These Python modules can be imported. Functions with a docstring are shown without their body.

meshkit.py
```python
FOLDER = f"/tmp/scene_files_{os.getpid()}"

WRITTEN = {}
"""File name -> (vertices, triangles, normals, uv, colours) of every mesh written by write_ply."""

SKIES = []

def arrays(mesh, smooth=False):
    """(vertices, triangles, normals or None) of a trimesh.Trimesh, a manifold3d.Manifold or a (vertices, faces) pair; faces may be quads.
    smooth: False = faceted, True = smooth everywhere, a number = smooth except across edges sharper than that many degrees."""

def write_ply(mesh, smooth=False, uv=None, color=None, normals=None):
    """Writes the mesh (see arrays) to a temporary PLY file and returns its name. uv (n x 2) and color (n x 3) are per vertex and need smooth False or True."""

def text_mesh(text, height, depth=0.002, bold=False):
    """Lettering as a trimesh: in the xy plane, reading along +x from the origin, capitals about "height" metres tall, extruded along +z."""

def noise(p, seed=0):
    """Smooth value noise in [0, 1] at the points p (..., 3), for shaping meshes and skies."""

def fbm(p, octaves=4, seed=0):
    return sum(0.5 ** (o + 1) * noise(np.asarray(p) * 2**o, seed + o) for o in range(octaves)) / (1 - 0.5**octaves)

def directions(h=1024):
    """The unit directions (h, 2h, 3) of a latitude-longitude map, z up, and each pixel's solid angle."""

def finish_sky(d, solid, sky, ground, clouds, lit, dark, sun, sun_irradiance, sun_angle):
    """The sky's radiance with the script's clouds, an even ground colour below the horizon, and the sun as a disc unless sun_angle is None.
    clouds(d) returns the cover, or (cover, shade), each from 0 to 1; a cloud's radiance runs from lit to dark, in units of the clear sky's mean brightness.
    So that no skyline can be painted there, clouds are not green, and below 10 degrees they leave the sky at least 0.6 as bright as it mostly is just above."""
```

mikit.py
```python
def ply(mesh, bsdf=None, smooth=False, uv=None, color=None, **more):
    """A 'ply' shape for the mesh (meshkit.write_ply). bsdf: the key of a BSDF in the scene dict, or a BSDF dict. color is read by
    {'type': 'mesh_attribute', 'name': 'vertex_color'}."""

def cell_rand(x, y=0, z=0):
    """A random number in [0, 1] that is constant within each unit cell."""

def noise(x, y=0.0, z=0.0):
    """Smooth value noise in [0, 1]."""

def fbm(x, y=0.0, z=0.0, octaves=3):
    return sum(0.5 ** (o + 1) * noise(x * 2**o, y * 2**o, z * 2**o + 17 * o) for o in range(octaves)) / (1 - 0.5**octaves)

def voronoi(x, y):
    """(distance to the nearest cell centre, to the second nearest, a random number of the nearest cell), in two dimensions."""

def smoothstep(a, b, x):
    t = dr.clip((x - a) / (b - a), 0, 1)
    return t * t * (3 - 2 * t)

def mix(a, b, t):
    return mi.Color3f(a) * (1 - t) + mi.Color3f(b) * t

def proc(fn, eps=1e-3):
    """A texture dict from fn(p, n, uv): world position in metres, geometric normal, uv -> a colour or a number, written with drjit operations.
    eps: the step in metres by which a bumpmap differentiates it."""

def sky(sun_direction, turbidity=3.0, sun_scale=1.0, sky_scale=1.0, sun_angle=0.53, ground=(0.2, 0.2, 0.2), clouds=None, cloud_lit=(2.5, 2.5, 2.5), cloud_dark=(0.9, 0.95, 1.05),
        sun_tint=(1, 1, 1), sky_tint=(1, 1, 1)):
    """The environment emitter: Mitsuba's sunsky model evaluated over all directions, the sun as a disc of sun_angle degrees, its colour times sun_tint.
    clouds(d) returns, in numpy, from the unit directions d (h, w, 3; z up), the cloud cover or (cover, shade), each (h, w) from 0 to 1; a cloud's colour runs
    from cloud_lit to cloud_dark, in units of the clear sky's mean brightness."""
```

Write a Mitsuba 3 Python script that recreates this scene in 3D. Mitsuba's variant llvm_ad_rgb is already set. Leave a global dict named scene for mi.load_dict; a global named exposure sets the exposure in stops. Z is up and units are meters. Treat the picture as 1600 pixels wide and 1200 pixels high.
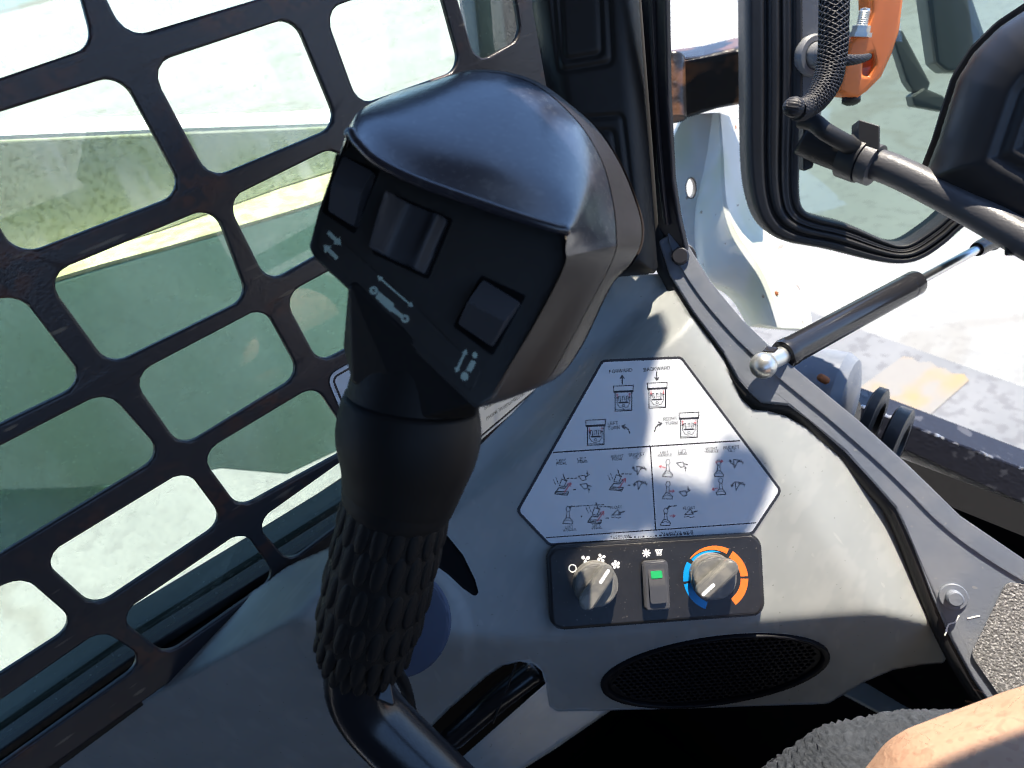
import math, random
import numpy as np, trimesh, drjit as dr, mitsuba as mi, mikit, meshkit
import manifold3d as m3
import shapely
from shapely.geometry import Polygon, LineString, Point, MultiPolygon, box as sbox
from shapely.ops import unary_union
from scipy.spatial import Delaunay
from mikit import noise, fbm, voronoi, smoothstep, mix, cell_rand

# ------------------------------------------------------------------ camera, sky, exposure
FPX = 1164.0                                     # focal length in pixels of the 1600 x 1200 photograph
C = np.array([0.0, 0.0, 1.75])                   # the operator's eye; x forward, y left, z up
R = np.array([0.73800949, -0.64016383, -0.2133829])
D = np.array([-0.50319593, -0.31140873, -0.80611318])
FW = np.array([0.4495952, 0.70229258, -0.55195043])
T = mi.ScalarTransform4f
SUN = (0.338, -0.03, 0.941)
exposure = 3.0
scene, labels = {}, {}
scene['camera'] = {'type': 'thinlens', 'fov': math.degrees(2 * math.atan(800 / FPX)), 'fov_axis': 'x', 'near_clip': 0.02, 'far_clip': 2000.0,
                   'aperture_radius': 0.0011, 'focus_distance': 0.52,
                   'to_world': T().look_at(origin=C.tolist(), target=(C + FW).tolist(), up=(-D).tolist())}
scene['daylight'] = mikit.sky(SUN, turbidity=3, ground=(0.25, 0.25, 0.25), sun_tint=(0.94, 1.0, 1.07), sky_tint=(0.90, 0.98, 1.12))


# ------------------------------------------------------------------ geometry helpers
def ray(px, py):
    return (px - 800) / FPX * R + (py - 600) / FPX * D + FW


def at(px, py, d):
    return C + d * ray(px, py)


def unit(v):
    v = np.asarray(v, float)
    return v / np.linalg.norm(v)


class Plane:
    """A plane with its own 2-D frame: e1, e2 in it, n towards the eye."""
    def __init__(s, p0, n, e1):
        s.o, s.n = np.asarray(p0, float), unit(n)
        if s.n @ (C - s.o) < 0:
            s.n = -s.n
        e1 = np.asarray(e1, float)
        s.e1 = unit(e1 - (e1 @ s.n) * s.n)
        s.e2 = np.cross(s.n, s.e1)

    def hit(s, px, py, h=0.0):
        r = ray(px, py)
        return C + r * (((s.o + h * s.n - C) @ s.n) / (r @ s.n))

    def ab(s, p):
        q = np.asarray(p) - s.o
        return np.stack([q @ s.e1, q @ s.e2], -1)

    def px(s, pts, h=0.0):
        return np.array([s.ab(s.hit(x, y, h)) for x, y in pts])

    def w(s, v):
        v = np.asarray(v, float)
        return s.o + v[:, :1] * s.e1 + v[:, 1:2] * s.e2 + v[:, 2:3] * s.n


def plane3(a, b, c, e1):
    return Plane(a, np.cross(np.subtract(b, a), np.subtract(c, a)), e1)


def crv(pts, n, closed=False):
    """Catmull-Rom curve through pts with n samples."""
    p = np.asarray(pts, float)
    m = len(p)
    if closed:
        ext = np.vstack([p[-1], p, p[0], p[1]])
        t = np.linspace(0, m, n, endpoint=False)
    else:
        ext = np.vstack([2 * p[0] - p[1], p, 2 * p[-1] - p[-2]])
        t = np.linspace(0, m - 1, n)
    i = np.minimum(np.floor(t).astype(int), (m if closed else m - 1) - 1)
    f = (t - i)[:, None]
    a, b, c, d = ext[i], ext[i + 1], ext[i + 2], ext[i + 3]
    return 0.5 * (2 * b + (c - a) * f + (2 * a - 5 * b + 4 * c - d) * f ** 2 + (3 * b - 3 * c + d - a) * f ** 3)


def rnd(p, r, q=6):
    """Rounds convex and concave corners of a polygon by r."""
    return p.buffer(-r, quad_segs=q).buffer(2 * r, quad_segs=q).buffer(-r, quad_segs=q)


def polys(g):
    return [x for x in getattr(g, 'geoms', [g]) if x.geom_type == 'Polygon' and x.area > 1e-10]


def tri2(g):
    v, f = trimesh.creation.triangulate_polygon(g, engine='earcut')
    return np.asarray(v), np.asarray(f)


def plate(pl, poly, h0, h1, bevel=0.0, steps=2):
    """A plate on a plane between heights h0 and h1, its upper edge rounded by bevel."""
    out = []
    for g in polys(poly):
        cur, z = g, h1 - bevel
        V, F, n = [], [], 0

        def add(v, f):
            nonlocal n
            V.append(v); F.append(f + n); n += len(v)
        rings = [(np.array(r.coords)[:-1]) for r in [g.exterior, *g.interiors]]
        for r in rings:
            k = len(r); i = np.arange(k); j = (i + 1) % k
            v = np.vstack([np.c_[r, np.full(k, h0)], np.c_[r, np.full(k, z)]])
            add(v, np.vstack([np.c_[i, j, j + k], np.c_[i, j + k, i + k]]))
        if bevel > 0:
            for s in range(steps):
                a0, a1 = math.pi / 2 * s / steps, math.pi / 2 * (s + 1) / steps
                inset = bevel * (math.cos(a0) - math.cos(a1))
                nxt = cur.buffer(-inset, join_style=2)
                z1 = h1 - bevel + bevel * math.sin(a1)
                ring = cur.difference(nxt)
                for q in polys(ring):
                    v, f = tri2(q)
                    on = shapely.distance(shapely.points(v), cur.boundary) < inset * 0.3
                    add(np.c_[v, np.where(on, z, z1)], f)
                cur, z = nxt, z1
        for q in polys(cur):
            v, f = tri2(q)
            add(np.c_[v, np.full(len(v), z)], f)
        for q in polys(g):
            v, f = tri2(q)
            add(np.c_[v, np.full(len(v), h0)], f[:, ::-1])
        out.append(trimesh.Trimesh(pl.w(np.vstack(V)), np.vstack(F), process=False))
    m = trimesh.util.concatenate(out)
    m.merge_vertices(digits_vertex=6)
    m.update_faces(m.nondegenerate_faces())
    trimesh.repair.fix_normals(m)
    return m


def relief(pl, poly, hf, res, thick, back=None):
    """A shell over the polygon on the plane whose front is at height hf(a, b)."""
    V, F, n = [], [], 0
    for g in polys(poly):
        g = shapely.segmentize(g.simplify(res * 0.02), res)
        bp = [np.array(r.coords)[:-1] for r in [g.exterior, *g.interiors]]
        x0, y0, x1, y1 = g.bounds
        gx, gy = np.meshgrid(np.arange(x0, x1, res), np.arange(y0, y1, res))
        gx[1::2] += res / 2
        q = np.c_[gx.ravel(), gy.ravel()]
        inner = g.buffer(-res * 0.45)
        q = q[shapely.contains_xy(inner, q[:, 0], q[:, 1])]
        pts = np.vstack([*bp, q])
        tri = Delaunay(pts).simplices
        cen = pts[tri].mean(1)
        tri = tri[shapely.contains_xy(g, cen[:, 0], cen[:, 1])]
        a, b, c = (pts[tri[:, k]] for k in range(3))
        area = (b[:, 0] - a[:, 0]) * (c[:, 1] - a[:, 1]) - (b[:, 1] - a[:, 1]) * (c[:, 0] - a[:, 0])
        tri = np.where((area < 0)[:, None], tri[:, ::-1], tri)[np.abs(area) > 1e-12]
        h = hf(pts[:, 0], pts[:, 1])
        k = len(pts)
        top = np.c_[pts, h]
        bot = np.c_[pts, h - thick if back is None else np.full(k, back)]
        V.append(np.vstack([top, bot])); F += [tri + n, tri[:, ::-1] + k + n]
        s = 0
        for r in bp:
            i = np.arange(len(r)) + s
            j = np.roll(i, -1)
            F += [np.c_[i, i + k, j] + n, np.c_[j, i + k, j + k] + n]
            s += len(r)
        n += 2 * k
    return trimesh.Trimesh(pl.w(np.vstack(V)), np.vstack(F), process=False)


def loft(rings, cap=True):
    """Closed rings (n x m x 3) joined to a solid."""
    r = np.asarray(rings, float)
    n, m, _ = r.shape
    i, j = np.meshgrid(np.arange(n - 1), np.arange(m), indexing='ij')
    a, b = i * m + j, i * m + (j + 1) % m
    f = [np.c_[a.ravel(), b.ravel(), (b + m).ravel()], np.c_[a.ravel(), (b + m).ravel(), (a + m).ravel()]]
    v = r.reshape(-1, 3)
    if cap:
        v = np.vstack([v, r[0].mean(0), r[-1].mean(0)])
        k = np.arange(m); kk = (k + 1) % m
        f += [np.c_[kk, k, np.full(m, n * m)], np.c_[k + (n - 1) * m, kk + (n - 1) * m, np.full(m, n * m + 1)]]
    mesh = trimesh.Trimesh(v, np.vstack(f), process=False)
    trimesh.repair.fix_normals(mesh)
    return mesh


def sheet(rows):
    """An open grid (n x m x 3)."""
    r = np.asarray(rows, float)
    n, m, _ = r.shape
    i, j = np.meshgrid(np.arange(n - 1), np.arange(m - 1), indexing='ij')
    a = (i * m + j).ravel()
    return trimesh.Trimesh(r.reshape(-1, 3), np.vstack([np.c_[a, a + 1, a + m + 1], np.c_[a, a + m + 1, a + m]]), process=False)


def frames(p):
    t = np.gradient(p, axis=0)
    t /= np.linalg.norm(t, axis=1, keepdims=True) + 1e-12
    u = np.cross(t[0], [0.3, 0.2, 0.93]); u /= np.linalg.norm(u)
    us = []
    for k in range(len(p)):
        u = u - (u @ t[k]) * t[k]; u /= np.linalg.norm(u)
        us.append(u)
    us = np.array(us)
    return t, us, np.cross(t, us)


def tube(p, r, m=20, dome=0.0):
    """A tube along the points p with radii r (a number or one for each)."""
    p = np.asarray(p, float)
    r = np.broadcast_to(np.asarray(r, float), (len(p),)).copy()
    if dome > 0:
        t0, t1 = unit(p[0] - p[1]), unit(p[-1] - p[-2])
        k = np.linspace(0.15, 1, 4)
        pre = [(p[0] + t0 * r[0] * dome * math.sqrt(max(0, 1 - q * q)), r[0] * q) for q in k[:-1]]
        post = [(p[-1] + t1 * r[-1] * dome * math.sqrt(max(0, 1 - q * q)), r[-1] * q) for q in k[:-1][::-1]]
        p = np.vstack([[a for a, _ in pre], p, [a for a, _ in post]])
        r = np.r_[[b for _, b in pre], r, [b for _, b in post]]
    _, u, v = frames(p)
    a = np.linspace(0, 2 * np.pi, m, endpoint=False)
    rings = p[:, None] + r[:, None, None] * (np.cos(a)[None, :, None] * u[:, None] + np.sin(a)[None, :, None] * v[:, None])
    return loft(rings)


def lathe(p0, axis, prof, m=32, up=None):
    """A solid of revolution about the axis from p0; prof = [(height, radius), ...]."""
    ax = unit(axis)
    u = np.cross(ax, [0.31, 0.17, 0.93] if up is None else up); u = unit(u)
    v = np.cross(ax, u)
    a = np.linspace(0, 2 * np.pi, m, endpoint=False)
    return loft([np.asarray(p0) + h * ax + max(r, 1e-5) * (np.cos(a)[:, None] * u + np.sin(a)[:, None] * v) for h, r in prof])


def hull(pts, r, seg=10):
    """Rounded convex body: the hull of small balls at the points."""
    b = trimesh.creation.icosphere(2 if seg > 8 else 1, 1.0).vertices
    r = np.broadcast_to(r, (len(pts),))
    return trimesh.convex.convex_hull(np.vstack([np.asarray(p) + q * b for p, q in zip(pts, r)]))


def blob(joints, bones, step, smooth=8):
    """One continuous body: bones are hulls of balls at joints ((p, r)), joined, refined and smoothed."""
    tot = None
    for a, b in bones:
        m = hull([joints[a][0], joints[b][0]], [joints[a][1], joints[b][1]])
        mm = m3.Manifold(m3.Mesh(np.asarray(m.vertices, np.float32), np.asarray(m.faces, np.uint32)))
        tot = mm if tot is None else tot + mm
    tot = tot.refine_to_length(step)
    q = tot.to_mesh()
    t = trimesh.Trimesh(q.vert_properties[:, :3], q.tri_verts)
    trimesh.smoothing.filter_taubin(t, lamb=0.5, nu=0.5, iterations=smooth)
    return t


def stroke(pts, w, cap=1):
    return LineString(pts).buffer(w / 2, cap_style=cap, quad_segs=3)


# ------------------------------------------------------------------ entries and labels
def numbered(key):
    if key not in scene and key not in labels and not any(k.startswith(key + '__') for k in scene):
        return key
    k = 1
    while f'{key}_{k:03d}' in scene or f'{key}_{k:03d}' in labels:
        k += 1
    return f'{key}_{k:03d}'


def thing(name, label, cat, group=None):
    key = numbered(name)
    labels[key] = {'label': label, 'category': cat}
    if group:
        labels[key]['group'] = group
    return key


def obj(name, mesh, bsdf, parent=None, smooth=35, label=None, kind=None, shape=None):
    key = numbered(name if parent is None else parent + '__' + name)
    scene[key] = dict(shape) if shape else mikit.ply(mesh, bsdf, smooth)
    if label or kind:
        labels.setdefault(key, {})
        if label: labels[key]['label'] = label
        if kind: labels[key]['kind'] = kind
    return key


def solo(name, mesh, bsdf, label, cat, smooth=35, group=None, kind=None):
    key = thing(name, label, cat, group)
    scene[key] = mikit.ply(mesh, bsdf, smooth)
    if kind:
        labels[key]['kind'] = kind
    return key


# ------------------------------------------------------------------ materials
def rgb(*c):
    return {'type': 'rgb', 'value': list(c)}


def prin(color, rough=0.5, metal=0.0, spec=0.5, bump=None, eps=5e-4, **more):
    b = {'type': 'principled', 'base_color': rgb(*color) if isinstance(color, tuple) else mikit.proc(color),
         'roughness': rough if isinstance(rough, float) else mikit.proc(rough), 'metallic': metal, 'specular': spec, **more}
    if bump:
        b = {'type': 'bumpmap', 'arbitrary': mikit.proc(bump, eps), 'scale': 1.0, 'bsdf': b}
    return {'type': 'twosided', 'bsdf': b}


def pebble(amp, freq):
    return lambda p, n, uv: amp * fbm(p.x * freq, p.y * freq, p.z * freq, 2)


def console_col(p, n, uv):
    d = fbm(p.x * 34, p.y * 34, p.z * 34, 4)
    u = smoothstep(0.52, 0.70, fbm(p.x * 60, p.y * 150, p.z * 40, 3))
    w = smoothstep(0.90, 0.95, noise(p.x * 190, p.y * 190, p.z * 30))
    s = smoothstep(0.93, 0.97, noise(p.x * 420, p.y * 420, p.z * 420))
    return mix(mix(mix(mix((0.275, 0.287, 0.274), (0.225, 0.237, 0.228), d), (0.30, 0.306, 0.29), u * 0.45), (0.36, 0.36, 0.33), w * 0.3), (0.07, 0.065, 0.05), s * 0.4)


def guard_col(p, n, uv):
    a = fbm(p.x * 22, p.y * 22, p.z * 22, 3)
    rust = smoothstep(0.53, 0.70, a) * smoothstep(0.35, 0.6, fbm(p.x * 130 + 9, p.y * 130, p.z * 130, 2))
    s = noise(p.x * 60, p.y * 14 + 3, p.z * 260)
    wear = smoothstep(0.78, 0.92, s) * smoothstep(0.5, 0.62, noise(p.x * 16, p.y * 16 + 40, p.z * 16))
    return mix(mix((0.020, 0.018, 0.022), (0.065, 0.024, 0.015), rust * 0.7), (0.17, 0.14, 0.10), wear * 0.6)


def steel_col(p, n, uv):
    a = fbm(p.x * 30, p.y * 30, p.z * 30, 3)
    s = smoothstep(0.90, 0.94, noise(p.x * 300, p.y * 300, p.z * 300))
    return mix(mix((0.145, 0.166, 0.205), (0.185, 0.200, 0.228), smoothstep(0.35, 0.65, a)), (0.30, 0.29, 0.27), s * 0.4)


def worn_col(p, n, uv):
    a = smoothstep(0.5, 0.62, fbm(p.x * 26, p.y * 26, p.z * 26, 3))
    return mix((0.018, 0.016, 0.016), (0.16, 0.075, 0.035), a * 0.75)


def arm_col(p, n, uv):
    """White paint with algae that sits in vertical runs and in a band along the edges."""
    a = 0.6 * fbm(p.x * 16, p.y * 16, p.z * 5.0, 3) + 0.4 * fbm(p.x * 70, p.y * 70, p.z * 12.0, 3)
    s = smoothstep(0.36, 0.66, a)
    f = smoothstep(0.52, 0.72, fbm(p.x * 260, p.y * 260, p.z * 200, 2))
    c = mix((0.68, 0.69, 0.64), (0.46, 0.53, 0.32), s * 0.75)
    return mix(c, (0.24, 0.27, 0.14), f * s * 0.6)


def arm_shade_tint_col(p, n, uv):  # boom paint with its shaded green cast put into the colour
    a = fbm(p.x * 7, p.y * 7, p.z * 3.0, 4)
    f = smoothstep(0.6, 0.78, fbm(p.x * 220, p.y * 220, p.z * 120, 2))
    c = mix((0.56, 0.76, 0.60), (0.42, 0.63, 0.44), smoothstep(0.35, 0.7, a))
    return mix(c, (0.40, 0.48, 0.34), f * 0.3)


def bracket_col(p, n, uv):
    a = smoothstep(0.48, 0.68, fbm(p.x * 14, p.y * 14, p.z * 5, 3))
    s = smoothstep(0.92, 0.95, noise(p.x * 90, p.y * 90, p.z * 90))
    return mix(mix((0.66, 0.68, 0.66), (0.52, 0.56, 0.40), a * 0.8), (0.20, 0.12, 0.07), s * 0.7)


def ground_col(p, n, uv):
    a = fbm(p.x * 1.3, p.y * 1.3, 0.0, 4)
    b = fbm(p.x * 22, p.y * 22, 0.0, 3)
    crack = smoothstep(0.035, 0.0, dr.abs(fbm(p.x * 0.8 + 3, p.y * 0.8, 2.0, 4) - 0.5))
    c = mix((0.235, 0.245, 0.24), (0.33, 0.335, 0.325), a)
    c = mix(c, (0.19, 0.19, 0.19), smoothstep(0.5, 0.8, b) * 0.4)
    return mix(c, (0.20, 0.19, 0.17), crack * 0.45)


def kerb_col(p, n, uv):
    a = fbm(p.x * 7, p.y * 7, p.z * 7, 4)
    b = fbm(p.x * 40, p.y * 40, p.z * 40, 2)
    return mix(mix((0.15, 0.16, 0.17), (0.24, 0.245, 0.25), a), (0.11, 0.11, 0.12), smoothstep(0.5, 0.75, b) * 0.45)


def yellow_col(p, n, uv):
    a = smoothstep(0.36, 0.56, fbm(p.x * 7, p.y * 11, p.z * 11, 3))
    return mix((0.30, 0.225, 0.13), (0.23, 0.228, 0.22), a * 0.92)


def beam_col(p, n, uv):
    a = smoothstep(0.62, 0.72, fbm(p.x * 60, p.y * 60, p.z * 60, 3))
    return mix((0.022, 0.022, 0.028), (0.12, 0.12, 0.13), a * 0.5)


def chip_col(p, n, uv):
    a = smoothstep(0.44, 0.52, fbm(p.x * 45, p.y * 45, p.z * 45, 3))
    return mix((0.42, 0.42, 0.42), (0.03, 0.03, 0.04), a)


def knob_col(p, n, uv):
    a = fbm(p.x * 140, p.y * 140, p.z * 140, 4)
    return mix((0.125, 0.123, 0.115), (0.20, 0.19, 0.165), smoothstep(0.35, 0.75, a))


def panel_col(p, n, uv):
    a = fbm(p.x * 90, p.y * 90, p.z * 90, 3)
    s = smoothstep(0.86, 0.93, noise(p.x * 700, p.y * 700, p.z * 700))
    return mix(mix((0.011, 0.011, 0.012), (0.021, 0.020, 0.020), a), (0.16, 0.14, 0.11), s * 0.4)


def head_col(p, n, uv):
    d = smoothstep(0.5, 0.85, fbm(p.x * 420, p.y * 420, p.z * 420, 3))
    s = smoothstep(0.90, 0.95, noise(p.x * 900, p.y * 900, p.z * 900))
    return mix(mix((0.011, 0.012, 0.020), (0.030, 0.031, 0.036), d), (0.10, 0.095, 0.085), s * 0.35)


def head_rough(p, n, uv):
    return 0.16 + 0.14 * fbm(p.x * 60, p.y * 60, p.z * 60, 4)


def skin_col(p, n, uv):
    a = fbm(p.x * 60, p.y * 60, p.z * 60, 3)
    b = smoothstep(0.62, 0.75, noise(p.x * 300, p.y * 300, p.z * 300))
    return mix(mix((0.40, 0.235, 0.150), (0.47, 0.300, 0.200), a), (0.32, 0.16, 0.10), b * 0.35)


def cloth_col(p, n, uv):
    a = fbm(p.x * 500, p.y * 500, p.z * 500, 2)
    return mix((0.022, 0.026, 0.032), (0.060, 0.066, 0.076), a)


def grit_col(p, n, uv):
    a = noise(p.x * 1200, p.y * 1200, p.z * 1200)
    return mix((0.15, 0.148, 0.145), (0.42, 0.41, 0.40), smoothstep(0.45, 0.85, a))


def braid_bump(p, n, uv):
    return 0.0006 * dr.abs(dr.sin((p.z * 1.0 + p.x * 0.8) * 900)) * dr.abs(dr.sin((p.z * 1.0 - p.x * 0.8 - p.y * 0.5) * 900))


def dirt_mask(p, n, uv):
    a = fbm(p.x * 28, p.y * 28, p.z * 28, 3)
    s = smoothstep(0.80, 0.88, noise(p.x * 330, p.y * 330, p.z * 330))
    t = smoothstep(0.70, 0.80, noise(p.x * 130 + 7, p.y * 130, p.z * 70))
    return 0.02 + 0.05 * smoothstep(0.45, 0.8, a) + 0.12 * s + 0.04 * t


M = {
    'console_plastic': prin(console_col, 0.52, bump=pebble(0.00012, 2600), eps=1e-4),
    'trim_black': prin((0.009, 0.0085, 0.0085), 0.5, spec=0.3, bump=pebble(0.00006, 2400), eps=1e-4),
    'rubber': prin((0.012, 0.012, 0.013), 0.55),
    'guard_paint': prin(guard_col, 0.40, bump=pebble(0.0002, 700), eps=3e-4),
    'gloss_black': prin(head_col, head_rough, spec=0.8, clearcoat=0.35, clearcoat_gloss=0.8),
    'satin_black': prin((0.019, 0.019, 0.018), 0.45, bump=pebble(0.00008, 2200), eps=1e-4),
    'upright_shade_paint': prin((0.020, 0.021, 0.027), 0.36, bump=pebble(0.0001, 900), eps=2e-4),  # frame paint darkened: shade put into the colour of upright and bolt
    'rocker_black': prin((0.036, 0.037, 0.042), 0.5, spec=0.3),
    'side_black': prin((0.017, 0.013, 0.012), 0.45, spec=0.3),
    'grip_rubber': prin((0.0075, 0.0068, 0.0065), 0.58, spec=0.2, bump=pebble(0.00008, 2000), eps=1e-4),
    'stalk_paint': prin((0.010, 0.010, 0.012), 0.22),
    'steel_paint': prin(steel_col, 0.42, bump=pebble(0.00015, 900), eps=2e-4),
    'worn_black': prin(worn_col, 0.30, bump=pebble(0.0006, 260), eps=5e-4),
    'algae': prin(lambda p, n, uv: mix((0.52, 0.52, 0.36), (0.36, 0.38, 0.22), smoothstep(0.35, 0.7, fbm(p.x * 60, p.y * 60, p.z * 60, 3))), 0.8, spec=0.2),
    'sill_paint': prin((0.05, 0.06, 0.055), 0.6),
    'arm_white': prin(arm_col, 0.55),
    'arm_shade_tint': prin(arm_shade_tint_col, 0.5),
    'bracket_white': prin(bracket_col, 0.45),
    'ground': prin(ground_col, 0.9, spec=0.2),
    'kerb': prin(kerb_col, 0.85, spec=0.2),
    'yellow_paint': prin(yellow_col, 0.8, spec=0.2),
    'beam_paint': prin(beam_col, 0.22, bump=pebble(0.0004, 260), eps=5e-4),
    'chipped_edge': prin(chip_col, 0.35, metal=0.6),
    'chrome': prin((0.66, 0.66, 0.67), 0.24, metal=1.0),
    'zinc': prin((0.62, 0.63, 0.60), 0.30, metal=0.8),
    'strut_black': prin((0.012, 0.012, 0.014), 0.16, clearcoat=0.5),
    'knob_grey': prin(knob_col, 0.45, bump=pebble(0.00012, 900), eps=1e-4),
    'panel_black': prin(panel_col, 0.38, bump=pebble(0.00006, 2200), eps=1e-4),
    'switch_grey': prin((0.06, 0.06, 0.064), 0.40),
    'white_print': prin((0.80, 0.80, 0.78), 0.5),
    'decal_white': prin((0.60, 0.62, 0.635), 0.42, spec=0.25, bump=pebble(0.00003, 900), eps=2e-4),
    'black_print': prin((0.025, 0.025, 0.03), 0.40),
    'red_print': prin((0.48, 0.09, 0.10), 0.45),
    'pale_print': prin((0.33, 0.42, 0.36), 0.5),
    'orange_print': prin((0.85, 0.17, 0.02), 0.45),
    'blue_print': prin((0.0, 0.27, 0.70), 0.45),
    'green_lens': prin((0.02, 0.30, 0.10), 0.15),
    'cap_blue': prin((0.062, 0.075, 0.115), 0.5, bump=pebble(0.00006, 2200), eps=1e-4),
    'orange_plastic': prin((0.78, 0.19, 0.035), 0.42, bump=pebble(0.00008, 1500), eps=1e-4),
    'braid': prin((0.014, 0.014, 0.018), 0.55, bump=braid_bump, eps=2e-4),
    'wire': prin((0.55, 0.50, 0.42), 0.5),
    'tube_grey': prin((0.075, 0.075, 0.08), 0.42, bump=pebble(0.0002, 700), eps=3e-4),
    'cover_black': prin((0.020, 0.021, 0.024), 0.40, bump=pebble(0.00006, 1800), eps=1e-4),
    'door_metal': prin((0.20, 0.205, 0.21), 0.45),
    'rust': prin((0.30, 0.095, 0.03), 0.7),
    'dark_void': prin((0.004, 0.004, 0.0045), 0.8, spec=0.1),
    'floor_grey': prin(console_col, 0.45),
    'skin': prin(skin_col, 0.5, bump=pebble(0.0004, 700), eps=2e-4),
    'hair': prin((0.09, 0.05, 0.03), 0.4),
    'cloth': prin(cloth_col, 0.9, spec=0.1, bump=lambda p, n, uv: 0.0009 * fbm(p.x * 700, p.y * 240, p.z * 700, 2), eps=2e-4, sheen=0.15),
    'grit': prin(grit_col, 0.6, bump=pebble(0.0008, 800), eps=3e-4),
    'roof_lining': prin((0.05, 0.05, 0.055), 0.7),
    'mesh_black': prin((0.006, 0.006, 0.008), 0.42, spec=0.2),
    'side_glass': {'type': 'blendbsdf', 'weight': mikit.proc(dirt_mask), 'a': {'type': 'thindielectric', 'specular_transmittance': rgb(0.80, 0.93, 0.81)},
                   'b': {'type': 'twosided', 'bsdf': {'type': 'diffuse', 'reflectance': rgb(0.34, 0.36, 0.28)}}},
    'door_glass': {'type': 'thindielectric', 'specular_transmittance': rgb(0.40, 0.50, 0.44)},
}
scene.update(M)

# ================================================================== THE SETTING
gq = [(-400, -400), (400, -400), (400, 400), (-400, 400)]
solo('ground', trimesh.Trimesh([(x, y, 0) for x, y in gq], [[0, 1, 2], [0, 2, 3]], process=False), 'ground',
     'sunlit pale concrete yard outside the cab', 'ground', smooth=False, kind='structure')


def gnd(px, py, z=0.0):
    r = ray(px, py)
    return C + r * ((z - C[2]) / r[2])


# kerb in front of the machine, with a faded yellow patch
k0, k1 = gnd(1180, 452, 0.12), gnd(1640, 612, 0.12)
kd = unit(k1 - k0); kn = np.cross([0, 0, 1], kd)
kn = kn if kn @ (C - k0) > 0 else -kn
ks, ke = k0 - kd * 4, k1 + kd * 4
KW = 0.62
prof = np.array([(0, -0.3), (0, 0.10), (0.02, 0.12), (KW - 0.03, 0.12), (KW, 0.09), (KW + 0.01, -0.3)])
kerb_rings = [np.array([np.r_[(s + kn * a)[:2], z] for a, z in prof]) for s in (ks, ke)]
key = solo('kerb', loft(kerb_rings), 'kerb', 'worn grey concrete kerb beyond the black front beam', 'kerb', smooth=False, kind='structure')
ya, yb = gnd(1408, 560, 0.12), gnd(1508, 600, 0.12)
s0, s1 = (ya - ks) @ kd, (yb - ks) @ kd
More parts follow.
